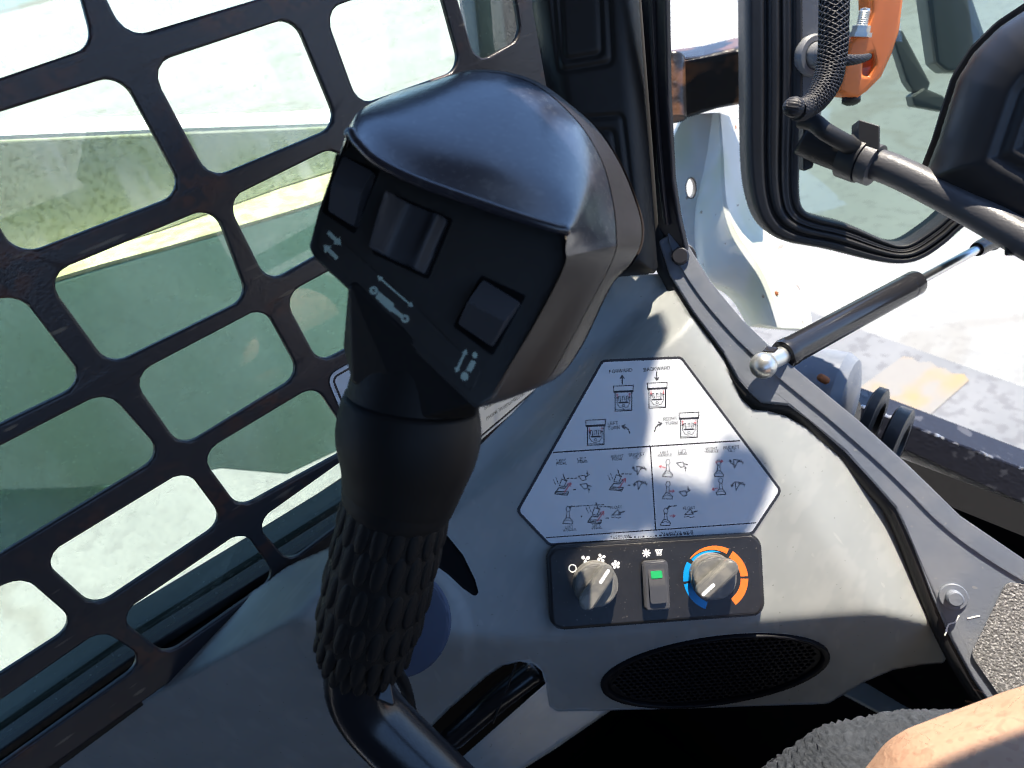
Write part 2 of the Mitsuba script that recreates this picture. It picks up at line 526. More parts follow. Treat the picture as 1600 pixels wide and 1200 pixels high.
rng = np.random.default_rng(4)
edge = [(s0 + (s1 - s0) * t, 0.06 + 0.03 * rng.random()) for t in np.linspace(0, 1, 9)] + [(s1 - 0.02 * rng.random() + 0.03, 0.42 + 0.02 * rng.random()), ] + \
       [(s0 + (s1 - s0) * t, KW - 0.05 - 0.04 * rng.random()) for t in np.linspace(1, 0, 9)]
yp = Plane(np.r_[ks[:2], 0.12], (0, 0, 1), kd)
sgn = 1 if yp.e2 @ kn > 0 else -1
obj('paint', plate(yp, Polygon([(a, sgn * b) for a, b in edge]), 0.001, 0.004), 'yellow_paint', key, smooth=False, label='faded yellow paint patch')

# ------------------------------------------------------------------ loader arm beyond the side window (a vertical plane y = 1.0)
AY = Plane((0, 1.0, 1.4), (0, -1, 0), (1, 0, 0))
arm = thing('lift_boom', 'long pale algae stained loader boom outside the side window', 'boom')


def along(pl, pts):
    return pl.px(pts)


top = along(AY, [(-420, 262), (0, 218), (300, 205), (540, 196), (830, 170)])
led = along(AY, [(-420, 520), (60, 428), (160, 388), (250, 362), (340, 330), (450, 290), (540, 262), (830, 180)])
obj('upper_plate', plate(AY, Polygon(np.vstack([top, led[::-1]])), -0.03, 0.0, 0.004), 'arm_white', arm, label='upper side of the arm streaked green with algae')
# its top flange runs away from the window
a3 = AY.w(np.c_[top, np.zeros(len(top))])
obj('top_flange', loft([[p + np.array([0, 0.0, 0.004]), p + np.array([0, 0.0, -0.012]), p + np.array([0, 0.24, -0.012]), p + np.array([0, 0.24, 0.004])] for p in a3 + np.array([0, 0.002, 0.0])]),
    'white_print', arm, smooth=False)
# lit ledge that steps towards the cab
LY = Plane((0, 0.93, 1.4), (0, -1, 0), (1, 0, 0))
lowt = along(LY, [(-420, 560), (60, 442), (160, 412), (250, 388), (340, 362), (450, 330), (540, 302), (830, 215)])
l3 = LY.w(np.c_[lowt, np.zeros(len(lowt))])
u3 = AY.w(np.c_[led, np.full(len(led), 0.0)])
obj('ledge', loft([[a + (0, 0, 0), b + np.array([0, 0.004, 0.0]), b + np.array([0, 0.004, -0.004]), a + np.array([0, 0.0, -0.004])] for a, b in zip(l3, u3)]), 'algae', arm, smooth=False, label='sunlit yellow green ledge')
lowb = along(LY, [(-420, 800), (0, 768), (130, 764), (200, 756), (300, 742), (345, 733), (450, 742), (560, 690), (830, 600)])
obj('lower_plate', plate(LY, Polygon(np.vstack([lowt + (0, -0.0042), lowb[::-1]])), -0.02, 0.0, 0.003), 'arm_shade_tint', arm, label='lower side with green grey shade put into its colour')
foot = LY.px([(-420, 802), (0, 772), (130, 768), (195, 772), (120, 830), (40, 875), (-420, 1110)])
obj('lower_flange', plate(LY, rnd(Polygon(foot), 0.006), -0.05, -0.022, 0.003), 'arm_shade_tint', arm)

# ------------------------------------------------------------------ side window: guard, glass, rails
gn = np.array([-0.626, -0.267, 0.733])
gw = gn[0] * R + gn[1] * D + gn[2] * FW
GP = Plane(C + 0.49 * gw / (gw @ gw), gw, (1, 0, 0))
CELLS = [
    [(-160, -70), (95, -120), (147, 72), (0, 122), (-140, 172)],
    [(130, -80), (198, 60), (451, -16), (400, -130)],
    [(234, 101), (460, 25), (530, 196), (329, 280)],
    [(-77, 200), (189, 115), (289, 301), (25, 403)],
    [(508, 15), (680, -45), (722, 108), (562, 165)],
    [(700, -60), (745, 100), (815, 60), (795, -70)],
    [(355, 312), (527, 228), (592, 345), (420, 443)],
    [(70, 432), (335, 322), (389, 466), (172, 573)],
    [(-210, 552), (28, 456), (136, 598), (-120, 722)],
    [(206, 589), (413, 479), (471, 586), (284, 701)],
    [(-170, 786), (168, 612), (257, 712), (-90, 922)],
    [(313, 711), (493, 603), (556, 696), (375, 795)],
    [(444, 463), (610, 372), (660, 484), (500, 568)],
    [(63, 874), (292, 734), (352, 815), (149, 951)],
    [(-150, 1008), (33, 899), (122, 976), (-70, 1100)],
    [(182, 965), (381, 829), (434, 903), (261, 1025)],
    [(-120, 1180), (159, 985), (231, 1032), (-60, 1240)],
    [(399, 818), (560, 704), (604, 765), (453, 880)],
]
outer = Polygon(GP.px([(-330, -260), (835, -260), (850, 60), (905, 300), (905, 560), (700, 745), (504, 897), (-200, 1400), (-330, 1400)]))
hole = unary_union([rnd(Polygon(GP.px(c)), 0.0125, 8) for c in CELLS])
guard = thing('window_guard', 'black painted steel window guard with rounded openings and rust spots', 'window guard')
obj('lattice', plate(GP, outer.difference(hole), -0.004, 0.0, 0.0022, 3), 'guard_paint', guard, smooth=50)

win = thing('side_window', 'green tinted dirty side window behind the steel guard', 'window')
gl = Polygon(GP.px([(-420, -300), (860, -300), (905, 300), (905, 560), (700, 720), (416, 888), (196, 1026), (-420, 1440)], -0.035))
gv, gf = tri2(gl)
obj('glass', trimesh.Trimesh(GP.w(np.c_[gv, np.full(len(gv), -0.035)]), gf, process=False), 'side_glass', win, smooth=False)
# black rail with grooves along the lower edge of the glass, and its seal
for k, (off, w, h0, h1, mt) in enumerate([(0.000, 0.008, -0.045, -0.026, 'rubber'), (0.010, 0.006, -0.045, -0.020, 'trim_black'), (0.019, 0.016, -0.045, -0.016, 'trim_black')]):
    e = GP.px([(-420, 1445), (0, 1158), (196, 1020), (416, 882), (560, 790), (720, 690)], -0.035)
    d = unit(e[-1] - e[0]); nn = np.array([d[1], -d[0]])
    nn = nn if nn[1] < 0 else -nn
    obj('rail' if k else 'seal', plate(GP, Polygon(np.vstack([e + nn * off, (e + nn * (off + w))[::-1]])), h0, h1, 0.0015), mt, win)
e = GP.px([(-420, 1420), (0, 1128), (196, 992), (416, 856), (560, 765), (720, 665)], -0.06)
obj('outer_sill', plate(GP, Polygon(np.vstack([e, (e + nn * 0.05)[::-1]])), -0.09, -0.06, 0.006), 'sill_paint', win, label='outer sill edge under the glass')
# upright of the window near the pillar
for (xa, xb, mt, h0, h1, nm) in [(735, 782, 'door_metal', -0.06, -0.040, 'upright'), (786, 792, 'door_metal', -0.05, -0.034, 'bead'), (794, 840, 'rubber', -0.06, -0.032, 'seal')]:
    q = GP.px([(xa - 20, -260), (xb - 20, -260), (xb + 38, 330), (xa + 38, 330)], -0.04)
    obj(nm, plate(GP, Polygon(q), h0, h1, 0.004), mt, win)

# warning sticker on the guard behind the joystick
sp = rnd(Polygon(GP.px([(510, 588), (604, 812), (884, 574), (790, 430)], 0.001)), 0.008)
stk = thing('warning_sticker', 'white sticker with black border behind the joystick', 'sticker')
obj('backing', plate(GP, sp, 0.0008, 0.0014), 'decal_white', stk, smooth=False)
obj('border', plate(GP, sp.buffer(-0.0026).difference(sp.buffer(-0.0042)), 0.0014, 0.0017), 'black_print', stk, smooth=False)


def place_text(pl, s, a, b, ang, height, h, bold=False, anchor='l', depth=0.0002):
    m = meshkit.text_mesh(s, height, depth, bold)
    v = np.array(m.vertices)
    if anchor == 'c':
        v[:, 0] -= (v[:, 0].min() + v[:, 0].max()) / 2
    c, s_ = math.cos(ang), math.sin(ang)
    x, y = v[:, 0] * c - v[:, 1] * s_ + a, v[:, 0] * s_ + v[:, 1] * c + b
    return trimesh.Trimesh(pl.w(np.c_[x, y, v[:, 2] + h]), m.faces, process=False)


tl = []
for s, pa, pb, hh in [('more instructions.', (760, 657), (838, 604), 0.0040), ('Manual for', (757, 641), (820, 600), 0.0040)]:
    a, b = GP.px([pa, pb], 0.0014)
    tl.append(place_text(GP, s, a[0], a[1], math.atan2(*(b - a)[::-1]), hh, 0.0014))
for m_ in tl:
    obj('lettering', m_, 'black_print', stk, smooth=False)

# ================================================================== THE CONSOLE
cn = -0.05 * R - 0.10 * D - 1.0 * FW
p0 = at(1010, 720, 0.52)
tmp = Plane(p0, cn, R)
CP = Plane(p0, cn, tmp.hit(1155, 691) - tmp.hit(885, 711))


def lin(pts):
    """Height over the console plane as a linear function through three points (px, py, depth)."""
    w = np.array([at(*p) for p in pts])
    ab = CP.ab(w); h = (w - CP.o) @ CP.n
    return np.linalg.solve(np.c_[ab, np.ones(3)], h)


d1 = lambda px, py: (CP.hit(px, py) - C) @ FW
FACES = [
    lin([(1000, 600, d1(1000, 600)), (900, 900, d1(900, 900)), (1200, 900, d1(1200, 900))]),
    lin([(1150, 640, d1(1150, 640)), (1367, 947, d1(1367, 947)), (1425, 850, 0.527)]),
    lin([(820, 1002, d1(820, 1002)), (1370, 958, d1(1370, 958)), (1080, 1105, 0.562)]),
    lin([(845, 690, d1(845, 690)), (705, 800, d1(705, 800)), (750, 690, 0.575)]),
]
LOW = [
    lin([(720, 830, d1(720, 830) + 0.002), (826, 1036, d1(826, 1036)), (250, 1190, 0.462)]),
]
dl = lambda px, py: float(np.linalg.lstsq(np.c_[ray(px, py), -(CP.e1 + LOW[0][0] * CP.n), -(CP.e2 + LOW[0][1] * CP.n)], CP.o + LOW[0][2] * CP.n - C, rcond=None)[0][0])
LOW.append(lin([(440, 985, dl(440, 985)), (250, 1190, dl(250, 1190)), (300, 1000, dl(300, 1000) + 0.085)]))
bc = None


def H0(a, b):
    def smin(fs, k):
        h = np.stack([c[0] * a + c[1] * b + c[2] for c in fs])
        m = h.min(0)
        return m - k * np.log(np.exp(-(h - m) / k).sum(0))
    x, y = smin([FACES[0], FACES[3]], 0.002), smin(LOW, 0.0026)
    m = np.maximum(x, y)
    x = m + 0.004 * np.log(np.exp((x - m) / 0.004) + np.exp((y - m) / 0.004))
    for f in FACES[1:3]:
        y = f[0] * a + f[1] * b + f[2]
        m = np.minimum(x, y)
        x = m - 0.002 * np.log(np.exp(-(x - m) / 0.002) + np.exp(-(y - m) / 0.002))
    return x


def H(a, b):
    h = H0(a, b)
    if bc is not None:
        r = np.hypot(a - bc[0], (b - bc[1]))
        s = np.clip((0.062 - r) / 0.010, 0, 1)
        h = h + 0.002 * s * s * (3 - 2 * s)
    return h


def chit(px, py, hf=None):
    hf = hf or H
    h = 0.0
    for _ in range(40):
        ab = CP.ab(CP.hit(px, py, h))
        h = 0.5 * h + 0.5 * float(hf(np.array([ab[0]]), np.array([ab[1]]))[0])
    return np.r_[ab, h]


bc = chit(602, 1000, H0)[:2]
OUT = [(952, 430), (1040, 428), (1052, 450), (1078, 492), (1112, 535), (1132, 562), (1146, 598), (1158, 622), (1176, 640), (1200, 642), (1228, 650), (1260, 668), (1310, 712), (1362, 762),
       (1395, 806), (1420, 860), (1440, 915), (1462, 980), (1479, 1026), (1474, 1037), (1440, 1039), (1395, 1047), (1350, 1066), (1297, 1098), (1290, 1100), (1080, 1107), (872, 1112), (858, 1104),
       (853, 1070), (846, 1048), (832, 1037), (812, 1034), (786, 1040), (762, 1056), (700, 1110), (668, 1142), (640, 1180), (590, 1260), (-240, 1380), (60, 1172), (240, 1034), (450, 884), (620, 806), (752, 694), (835, 610), (880, 520), (930, 436)]
cpoly = Polygon([chit(x, y)[:2] for x, y in OUT]).buffer(0)
cpoly = rnd(cpoly, 0.002)
f3 = [at(820, 1002, d1(820, 1002)), at(1370, 958, d1(1370, 958)), at(1080, 1105, 0.562)]
SP = plane3(*f3, f3[1] - f3[0])
th = np.linspace(0, 2 * np.pi, 72, endpoint=False)


def ell(k):
    return Polygon(SP.px([(1117 + k * (178 * math.cos(t) + 16 * math.sin(t)), 1046 + k * (-18 * math.cos(t) - 54 * math.sin(t))) for t in th]))


cpoly = cpoly.difference(Polygon(CP.ab(SP.w(np.c_[np.array(ell(0.95).exterior.coords)[:-1], np.zeros(72)]))))
con = thing('control_console', 'grey moulded plastic side console in the corner of the cab', 'console')
obj('shell', relief(CP, cpoly, H, 0.0027, 0.006), 'console_plastic', con, smooth=True)
# blue grey cap on the boss
ca = chit(622, 972)
obj('cap', plate(CP, Point(ca[0], ca[1]).buffer(0.0355, quad_segs=24), ca[2] - 0.004, ca[2] + 0.006, 0.002, 3), 'cap_blue', con, label='round dull blue cap behind the joystick')
# flush dark wedge right of the grip
wq = [chit(x, y) for x, y in [(672, 826), (700, 838), (724, 868), (742, 905), (748, 926), (742, 932), (722, 918), (700, 897), (676, 880)]]
wz = max(w[2] for w in wq)
obj('wedge_shape', relief(CP, rnd(Polygon([w[:2] for w in wq]), 0.0022), lambda a, b: H(a, b) + 0.0003, 0.002, 0.003), 'dark_void', con, smooth=True, label='flush dark wedge beside the joystick grip')

# ------------------------------------------------------------------ instruction decal
DZ = lambda zx, zy: (800 + zx * 430 / 1600, 550 + zy * 310 / 1153)


def da(zx, zy):
    return CP.ab(CP.hit(*DZ(zx, zy)))


dec = thing('instruction_decal', 'white six sided control instruction decal on the grey console', 'decal')
dout = rnd(Polygon([da(*p) for p in [(520, 45), (985, 25), (1570, 805), (1400, 1062), (215, 1128), (22, 925)]]), 0.0045)
din = rnd(dout.buffer(-0.0019), 0.003)
DH = 0.0009
obj('border', plate(CP, dout, 0.0, DH, 0.0003), 'black_print', dec)
obj('face', plate(CP, din, 0.0, DH + 0.0002), 'decal_white', dec, smooth=False)
groups, red = [], []
S = 0.52 * 430 / 1600 / FPX                       # metres for one step of the drawing's grid


def new(name='pictogram'):
    global ink
    ink = []
    groups.append((name, ink))


def ln(*pts, w=5):
    ink.append(stroke([da(*p) for p in pts], w * S))


def rl(*pts, w=5):
    red.append(stroke([da(*p) for p in pts], w * S))


def arrow(x0, y0, x1, y1, w=5, hd=16, to=None):
    f = rl if to is red else ln
    f((x0, y0), (x1, y1), w=w)
    a = math.atan2(y1 - y0, x1 - x0)
    f((x1 - hd * math.cos(a - 0.6), y1 - hd * math.sin(a - 0.6)), (x1, y1), (x1 - hd * math.cos(a + 0.6), y1 - hd * math.sin(a + 0.6)), w=w)


new('rule'); ln((238, 584), (1320, 516), w=8)
new('rule'); ln((803, 555), (834, 1032), w=7)
new('rule'); ln((200, 1078), (1415, 992), w=6)
new('arrow'); arrow(641, 188, 639, 138, 7, 20)
new('arrow'); arrow(839, 118, 841, 166, 7, 20)


def machine(x, y, s=1.0, lx=1, rx=1):
    """Top view of the machine with its bucket, levers, seat and operator."""
    new()
    q = lambda u, v: (x + u * s, y + v * s - u * 0.045)
    ln(q(-58, -75), q(58, -75), q(55, -38), q(-55, -38), q(-58, -75), w=5)
    ln(q(-56, -44), q(56, -44), w=7)
    ln(q(-48, -38), q(-48, 70), w=6); ln(q(48, -38), q(48, 70), w=6)
    ln(q(-48, 70), q(48, 70), w=6); ln(q(-44, 62), q(44, 62), w=3)
    for u in (-24, 0, 22):
        ln(q(u - 5, 10), q(u - 5, -14), q(u + 5, -14), q(u + 5, 10), w=4)
    ln(q(-26, 22), q(26, 22), w=9); ln(q(-20, 16), q(-14, 6), w=4); ln(q(20, 16), q(14, 6), w=4)
    ln(q(-38, -4), q(-36, 28), q(-22, 50), q(0, 56), q(22, 50), q(36, 28), q(38, -4), w=4)
    ink.append(Point(da(*q(0, 40))).buffer(9 * S, quad_segs=4).difference(Point(da(*q(0, 40))).buffer(5 * S, quad_segs=4)))
    for u, up in ((-36, lx), (36, rx)):
        ink.append(Point(da(*q(u, -6))).buffer(6 * S, quad_segs=3))
        arrow(*q(u, -10), *q(u, -30), 4, 8, red) if up > 0 else arrow(*q(u, -30), *q(u, -10), 4, 8, red)


machine(647, 272); machine(843, 255, 1.0, -1, -1); machine(486, 470, 1.0, -1, 1); machine(1027, 428, 1.0, 1, -1)
new('arrow'); ln((684, 472), (676, 452), (660, 438), (640, 432), w=7); ln((656, 424), (637, 431), (654, 448), w=7)
new('arrow'); ln((828, 462), (834, 440), (848, 424), (868, 416), w=7); ln((850, 408), (869, 415), (856, 432), w=7)


def pedal(x, y):
    new()
    ln((x - 55, y - 50), (x - 42, y - 20), w=4); ln((x - 40, y - 60), (x - 26, y - 25), w=4)
    ln((x + 2, y - 80), (x + 12, y - 50), (x + 24, y - 42), w=6)
    ln((x - 6, y - 52), (x + 22, y - 40), (x + 8, y - 8), (x - 20, y - 14), (x - 6, y - 52), w=5)
    ln((x - 42, y + 26), (x - 22, y - 2), (x + 10, y + 2), (x + 30, y - 20), w=6)
    ln((x - 46, y + 34), (x + 26, y + 42), (x + 34, y + 22), (x - 40, y + 20), (x - 46, y + 34), w=6)
    ln((x - 40, y + 27), (x + 24, y + 34), w=5)
    rl((x + 10, y + 24), (x + 28, y - 2), (x + 44, y - 26), w=6); rl((x + 26, y - 24), (x + 48, y - 30), (x + 46, y - 8), w=5)
    for k in range(3):
        ln((x + 24 + 22 * k, y - 56), (x + 37 + 22 * k, y - 57), w=6)
    ln((x + 60, y + 10), (x + 74, y + 9), w=6)


def bucket(x, y, up=0, w=5):
    new()
    ln((x - 30, y), (x + 8, y - 6), (x + 16, y + 20), (x - 4, y + 26), (x - 30, y), w=w)
    ln((x + 12, y + 4), (x + 34, y + 10 * (1 if up > 0 else -1)), w=w + 1)
    if up > 0: arrow(x + 22, y + 48, x + 22, y + 24, 4, 9)
    if up < 0: arrow(x + 22, y - 32, x + 22, y - 10, 4, 9)


def tilt(x, y, s):
    new()
    ln((x - 6, y - 16), (x + 30, y - 10), (x + 14, y + 4), (x - 2, y + 34), (x - 6, y - 16), w=5)
    ln((x + 14, y - 6), (x + 50, y), w=5); ln((x + 36, y - 14), (x + 48, y + 10), w=4)
    ln((x - 26, y + 12 * s), (x - 22, y - 4 * s), (x - 8, y - 14 * s), w=5); ln((x - 32, y + 2 * s), (x - 26, y + 13 * s), (x - 18, y + 4 * s), w=5)


pedal(295, 790); pedal(612, 765)
bucket(415, 722, -1); bucket(425, 770, 1)
tilt(730, 680, -1); tilt(735, 765, 1)


def hand(x, y, s=1.0, flip=1):
    new()
    q = lambda u, v: (x + flip * u * s, y + v * s)
    ink.append(stroke([da(*q(-12, -52)), da(*q(-4, -66)), da(*q(10, -64)), da(*q(14, -48)), da(*q(6, -34)), da(*q(-8, -36)), da(*q(-12, -52))], 4 * S))
    ln(q(-6, -34), q(-10, 0), w=4); ln(q(6, -34), q(10, 2), w=4)
    ln(q(-10, 0), q(-28, 24), q(-30, 34), q(24, 36), q(28, 22), q(10, 2), q(-10, 0), w=5)
    ln(q(-20, 20), q(-2, 12), q(18, 20), w=3)


hand(904, 690); hand(904, 818); hand(326, 962, 1.0, 1); hand(892, 972)
hand(1200, 690, 0.95, -1); hand(1212, 795, 0.95, -1)
new('dashes'); ln((334, 905), (346, 894), w=9)
for k in range(9): ln((352 + 21 * k, 897 - 1.3 * k), (365 + 21 * k, 896 - 1.3 * k), w=5)
new('dashes'); ln((902, 912), (912, 896), w=10); ln((914, 897), (926, 896), w=7); ln((936, 894), (957, 893), w=6)
pedal(486, 955)
new('plus_sign'); ink.append(Point(da(404, 954)).buffer(5 * S))
for x, y in ((612, 938), (1034, 935)):
    new(); ln((x - 32, y + 10), (x + 2, y - 22), (x + 18, y + 6), (x - 32, y + 10), w=5); ln((x + 8, y - 2), (x + 40, y - 12), w=7)
    ln((x - 34, y + 24), (x - 14, y + 20), (x + 4, y + 26), (x + 22, y + 22), w=4)
bucket(985, 645, 1); bucket(1000, 812, -1)
tilt(1292, 640, -1); tilt(1302, 770, 1)
for x0, y0, x1, y1 in ((890, 672, 856, 664), (912, 808, 942, 808), (916, 952, 946, 952), (1180, 640, 1224, 634), (1192, 790, 1162, 800)):
    arrow(x0, y0, x1, y1, 5, 13, red)
rr = random.Random(3)
new('bar_row')
x = 575
while x < 1048:
    w = rr.choice([4, 6, 8, 12])
    y = 1094 - (x - 575) * 0.072
    ln((x, y - 8), (x, y + 9), w=w); x += w + rr.choice([5, 8, 12])
for name, part in groups:
    g = unary_union(part).intersection(din.buffer(-0.0006)).simplify(2e-6)
    obj(name, plate(CP, g, DH + 0.0001, DH + 0.00035), 'black_print', dec, smooth=False)
for q in polys(unary_union(red).simplify(2e-6)):
    obj('red_arrow', plate(CP, q, DH + 0.0001, DH + 0.00045), 'red_print', dec, smooth=False)
TX = [('FORWARD', 632, 120, 20), ('BACKWARD', 842, 108, 20), ('LEFT', 587, 424, 19), ('TURN', 591, 450, 19), ('RIGHT', 920, 398, 19), ('TURN', 926, 424, 19),
      ('LEFT', 288, 640, 17), ('PEDAL', 289, 655, 15), ('LIFT', 406, 630, 17), ('ARMS', 409, 645, 15), ('RIGHT', 611, 614, 17), ('PEDAL', 613, 630, 15), ('BUCKET', 725, 604, 17), ('TILT', 726, 622, 15),
      ('LEFT', 886, 592, 16), ('HANDLE', 888, 608, 15), ('LIFT', 990, 584, 16), ('ARMS', 990, 600, 15), ('RIGHT', 1160, 570, 16), ('HANDLE', 1160, 586, 15), ('BUCKET', 1274, 562, 17), ('TILT', 1273, 580, 15),
      ('LEFT', 333, 1024, 15), ('HANDLE', 335, 1040, 14), ('LEFT', 492, 1010, 15), ('PEDAL', 494, 1028, 14), ('FLOAT', 605, 910, 16), ('FLOAT', 1029, 914, 16), ('74255 SW', 630, 1082, 17), ('7168272A enUS', 958, 1060, 17)]
for s, x, y, hh in TX:
    obj('lettering', place_text(CP, s, *da(x, y), 0.0, hh * S, DH + 0.0001, True, 'c', 0.00025), 'black_print', dec, smooth=False)

# ------------------------------------------------------------------ climate control panel
HZ = lambda zx, zy: (840 + zx / 4.137, 820 + zy / 4.137)
PH = 0.0085                                        # its face stands this far out of the console


def ha(zx, zy, h=PH):
    return CP.ab(CP.hit(*HZ(zx, zy), h))


Z = 0.50 / 4.137 / FPX
cl = thing('climate_panel', 'black heater control panel with two knobs under the decal', 'control panel')
po = rnd(Polygon([ha(*p) for p in [(52, 140), (1448, 52), (1478, 590), (80, 690)]]), 0.0095, 10)
obj('faceplate', plate(CP, po, -0.004, PH, 0.003, 4), 'panel_black', cl, smooth=50)
mk = []


def fan(x, y, n, r):
    for k in range(n):
        a = 2 * math.pi * k / n + 0.4
        mk.append(Point(*(ha(x, y) + 0.62 * r * Z * np.array([math.cos(a), math.sin(a)]))).buffer((0.40 if n < 4 else 0.32) * r * Z, quad_segs=4))
        mk.append(stroke([ha(x, y), ha(x, y) + 0.7 * r * Z * np.array([math.cos(a), math.sin(a)])], 6 * Z))


fan(310, 222, 3, 30); fan(412, 214, 4, 31); fan(506, 257, 5, 31)
mk.append(Point(*ha(226, 281)).buffer(27 * Z).difference(Point(*ha(226, 281)).buffer(20 * Z)))
for k in range(4):
    a = math.pi * k / 4
    v = 25 * Z * np.array([math.cos(a), math.sin(a)])
    mk.append(stroke([ha(703, 183) - v, ha(703, 183) + v], 8 * Z))
mk.append(Polygon([ha(758, 160), ha(808, 156), ha(798, 184), ha(768, 186)]).difference(Polygon([ha(764, 166), ha(801, 163), ha(794, 179), ha(772, 180)])))
for k in range(3):
    mk.append(stroke([ha(772 + 12 * k, 198), ha(775 + 12 * k, 186), ha(770 + 12 * k, 176), ha(775 + 12 * k, 164)], 5 * Z))
for q in polys(unary_union(mk)):
    obj('symbol', plate(CP, q, PH, PH + 0.0003), 'white_print', cl, smooth=False)
tc = ha(1150, 345)


def arc(a0, a1, r0, r1, r0b=None, r1b=None):
    t = np.linspace(0, 1, 24)
    a = np.radians(a0 + (a1 - a0) * t)
    ri = r0 + ((r0 if r0b is None else r0b) - r0) * t
    ro = r1 + ((r1 if r1b is None else r1b) - r1) * t
    o = np.c_[np.cos(a) * ro, np.sin(a) * ro] * Z + tc
    i = np.c_[np.cos(a) * ri, np.sin(a) * ri] * Z + tc
    return Polygon(np.vstack([o, i[::-1]])).buffer(0)


obj('warm_scale', plate(CP, unary_union([arc(60, 138, 172, 208, 198, 204), arc(52, 0, 160, 208), arc(-5, -58, 160, 208)]), PH, PH + 0.0003), 'orange_print', cl, smooth=False, label='orange arc marks')
obj('cold_scale', plate(CP, unary_union([arc(74, 138, 168, 170, 160, 194), arc(146, 182, 160, 208), arc(187, 246, 160, 208)]), PH, PH + 0.0003), 'blue_print', cl, smooth=False, label='blue arc marks')


def knob(zx, zy, bar, ptr, name, label):
    c = ha(zx, zy, PH + 0.012)
    r = 0.0152
    base = plate(CP, Point(*c).buffer(r, quad_segs=20), PH, PH + 0.006, 0.001, 2)
    k = obj('knob', base, 'knob_grey', cl, smooth=40, label=label)
    body = plate(CP, Point(*c).buffer(r * 0.93, quad_segs=20), PH + 0.006, PH + 0.0125, 0.0022, 3)
    obj('body', body, 'knob_grey', k, smooth=40)
    v = np.array([math.cos(bar), math.sin(bar)])
    g = rnd(LineString([c - v * r * 0.72, c + v * r * 0.72]).buffer(r * 0.36, quad_segs=8), 0.0005)
    obj('grip_bar', plate(CP, g, PH + 0.0125, PH + 0.0205, 0.0022, 3), 'knob_grey', k, smooth=40)
    u = np.array([math.cos(ptr), math.sin(ptr)])
    obj('pointer', plate(CP, LineString([c + u * r * 0.30, c + u * r * 0.88]).buffer(0.0011), PH + 0.0205, PH + 0.0209), 'white_print', k, smooth=False)


knob(378, 395, math.radians(52), math.radians(52), 'fan', 'fan knob with its white pointer up to the right')
knob(1150, 345, math.radians(38), math.radians(218), 'temperature', 'temperature knob with its white pointer down to the left')
hs = rnd(Polygon([ha(*p) for p in [(668, 232), (836, 222), (852, 540), (684, 552)]]), 0.003)
k = obj('switch_housing', plate(CP, hs, PH - 0.001, PH + 0.0055, 0.002, 3), 'switch_grey', cl)
rk = rnd(Polygon([ha(*p) for p in [(706, 270), (806, 262), (826, 490), (722, 498)]]), 0.0016)
ra = np.array(rk.centroid.coords[0])
obj('rocker', relief(CP, rk, lambda a, b: PH + 0.0078 - 0.10 * (b - ra[1]) - 0.12 * np.abs(b - ra[1]), 0.0012, 0.008), 'switch_grey', k, smooth=30)
lq = rnd(Polygon([ha(*p) for p in [(722, 292), (794, 287), (798, 332), (726, 337)]]), 0.0006)
obj('lens', relief(CP, lq, lambda a, b: PH + 0.0084 - 0.10 * (b - ra[1]) - 0.12 * np.abs(b - ra[1]), 0.0012, 0.002), 'green_lens', k, smooth=False, label='green indicator lens')

# ------------------------------------------------------------------ oval speaker in the lower face
spk = thing('oval_speaker', 'oval black speaker with perforated grille below the climate panel', 'speaker')
obj('rim', plate(SP, ell(1.0).difference(ell(0.935)), -0.006, 0.003, 0.0014, 3), 'mesh_black', spk, smooth=50)
ins = ell(0.93)
x0, y0, x1, y1 = ins.bounds
hs = []
st = 0.0047
row = 0
yy = y0
while yy < y1:
    xx = x0 + (row % 2) * st / 2
    while xx < x1:
        if ell(0.88).contains(Point(xx, yy)):
            hs.append(Point(xx, yy).buffer(st * 0.36, quad_segs=2))
        xx += st
    yy += st * 0.866; row += 1
gr = ins.difference(unary_union(hs))
sc0 = np.array(ins.centroid.coords[0])
gm = plate(SP, gr, -0.0012, 0.0, 0.0004, 1)
obj('grille', gm, 'mesh_black', spk, smooth=25)
obj('cone', relief(SP, ell(1.06), lambda a, b: -0.011 + 0.003 * np.exp(-((a - sc0[0]) ** 2 + (b - sc0[1]) ** 2) / 0.0006), 0.006, 0.004), 'dark_void', spk, smooth=True)

# ================================================================== CAB STRUCTURE
XF = 0.385                                          # the front frame stands in a plane x = XF
FP = plane3(at(1081, 488, 0.570), at(1470, 970, 0.503), at(1600, 874, 0.489), (0.3, -1, -0.3))
fro = [(1066, 352), (1076, 384), (1110, 440), (1160, 500), (1218, 556), (1262, 592), (1340, 656), (1420, 728), (1500, 806), (1600, 874), (1800, 985), (1800, 1420), (1560, 1420),
       (1560, 1120), (1520, 1062), (1486, 1000), (1455, 928), (1426, 850), (1400, 795), (1370, 760), (1320, 706), (1262, 655), (1232, 634), (1190, 630), (1172, 615), (1150, 590), (1130, 552), (1082, 488), (1046, 430), (1028, 376)]
frame = thing('front_frame', 'dark blue grey painted steel door frame curving past the console', 'door frame')
fpoly = rnd(Polygon(FP.px(fro)), 0.003)
obj('plate', plate(FP, fpoly, -0.012, 0.0, 0.002, 2), 'steel_paint', frame, smooth=45)
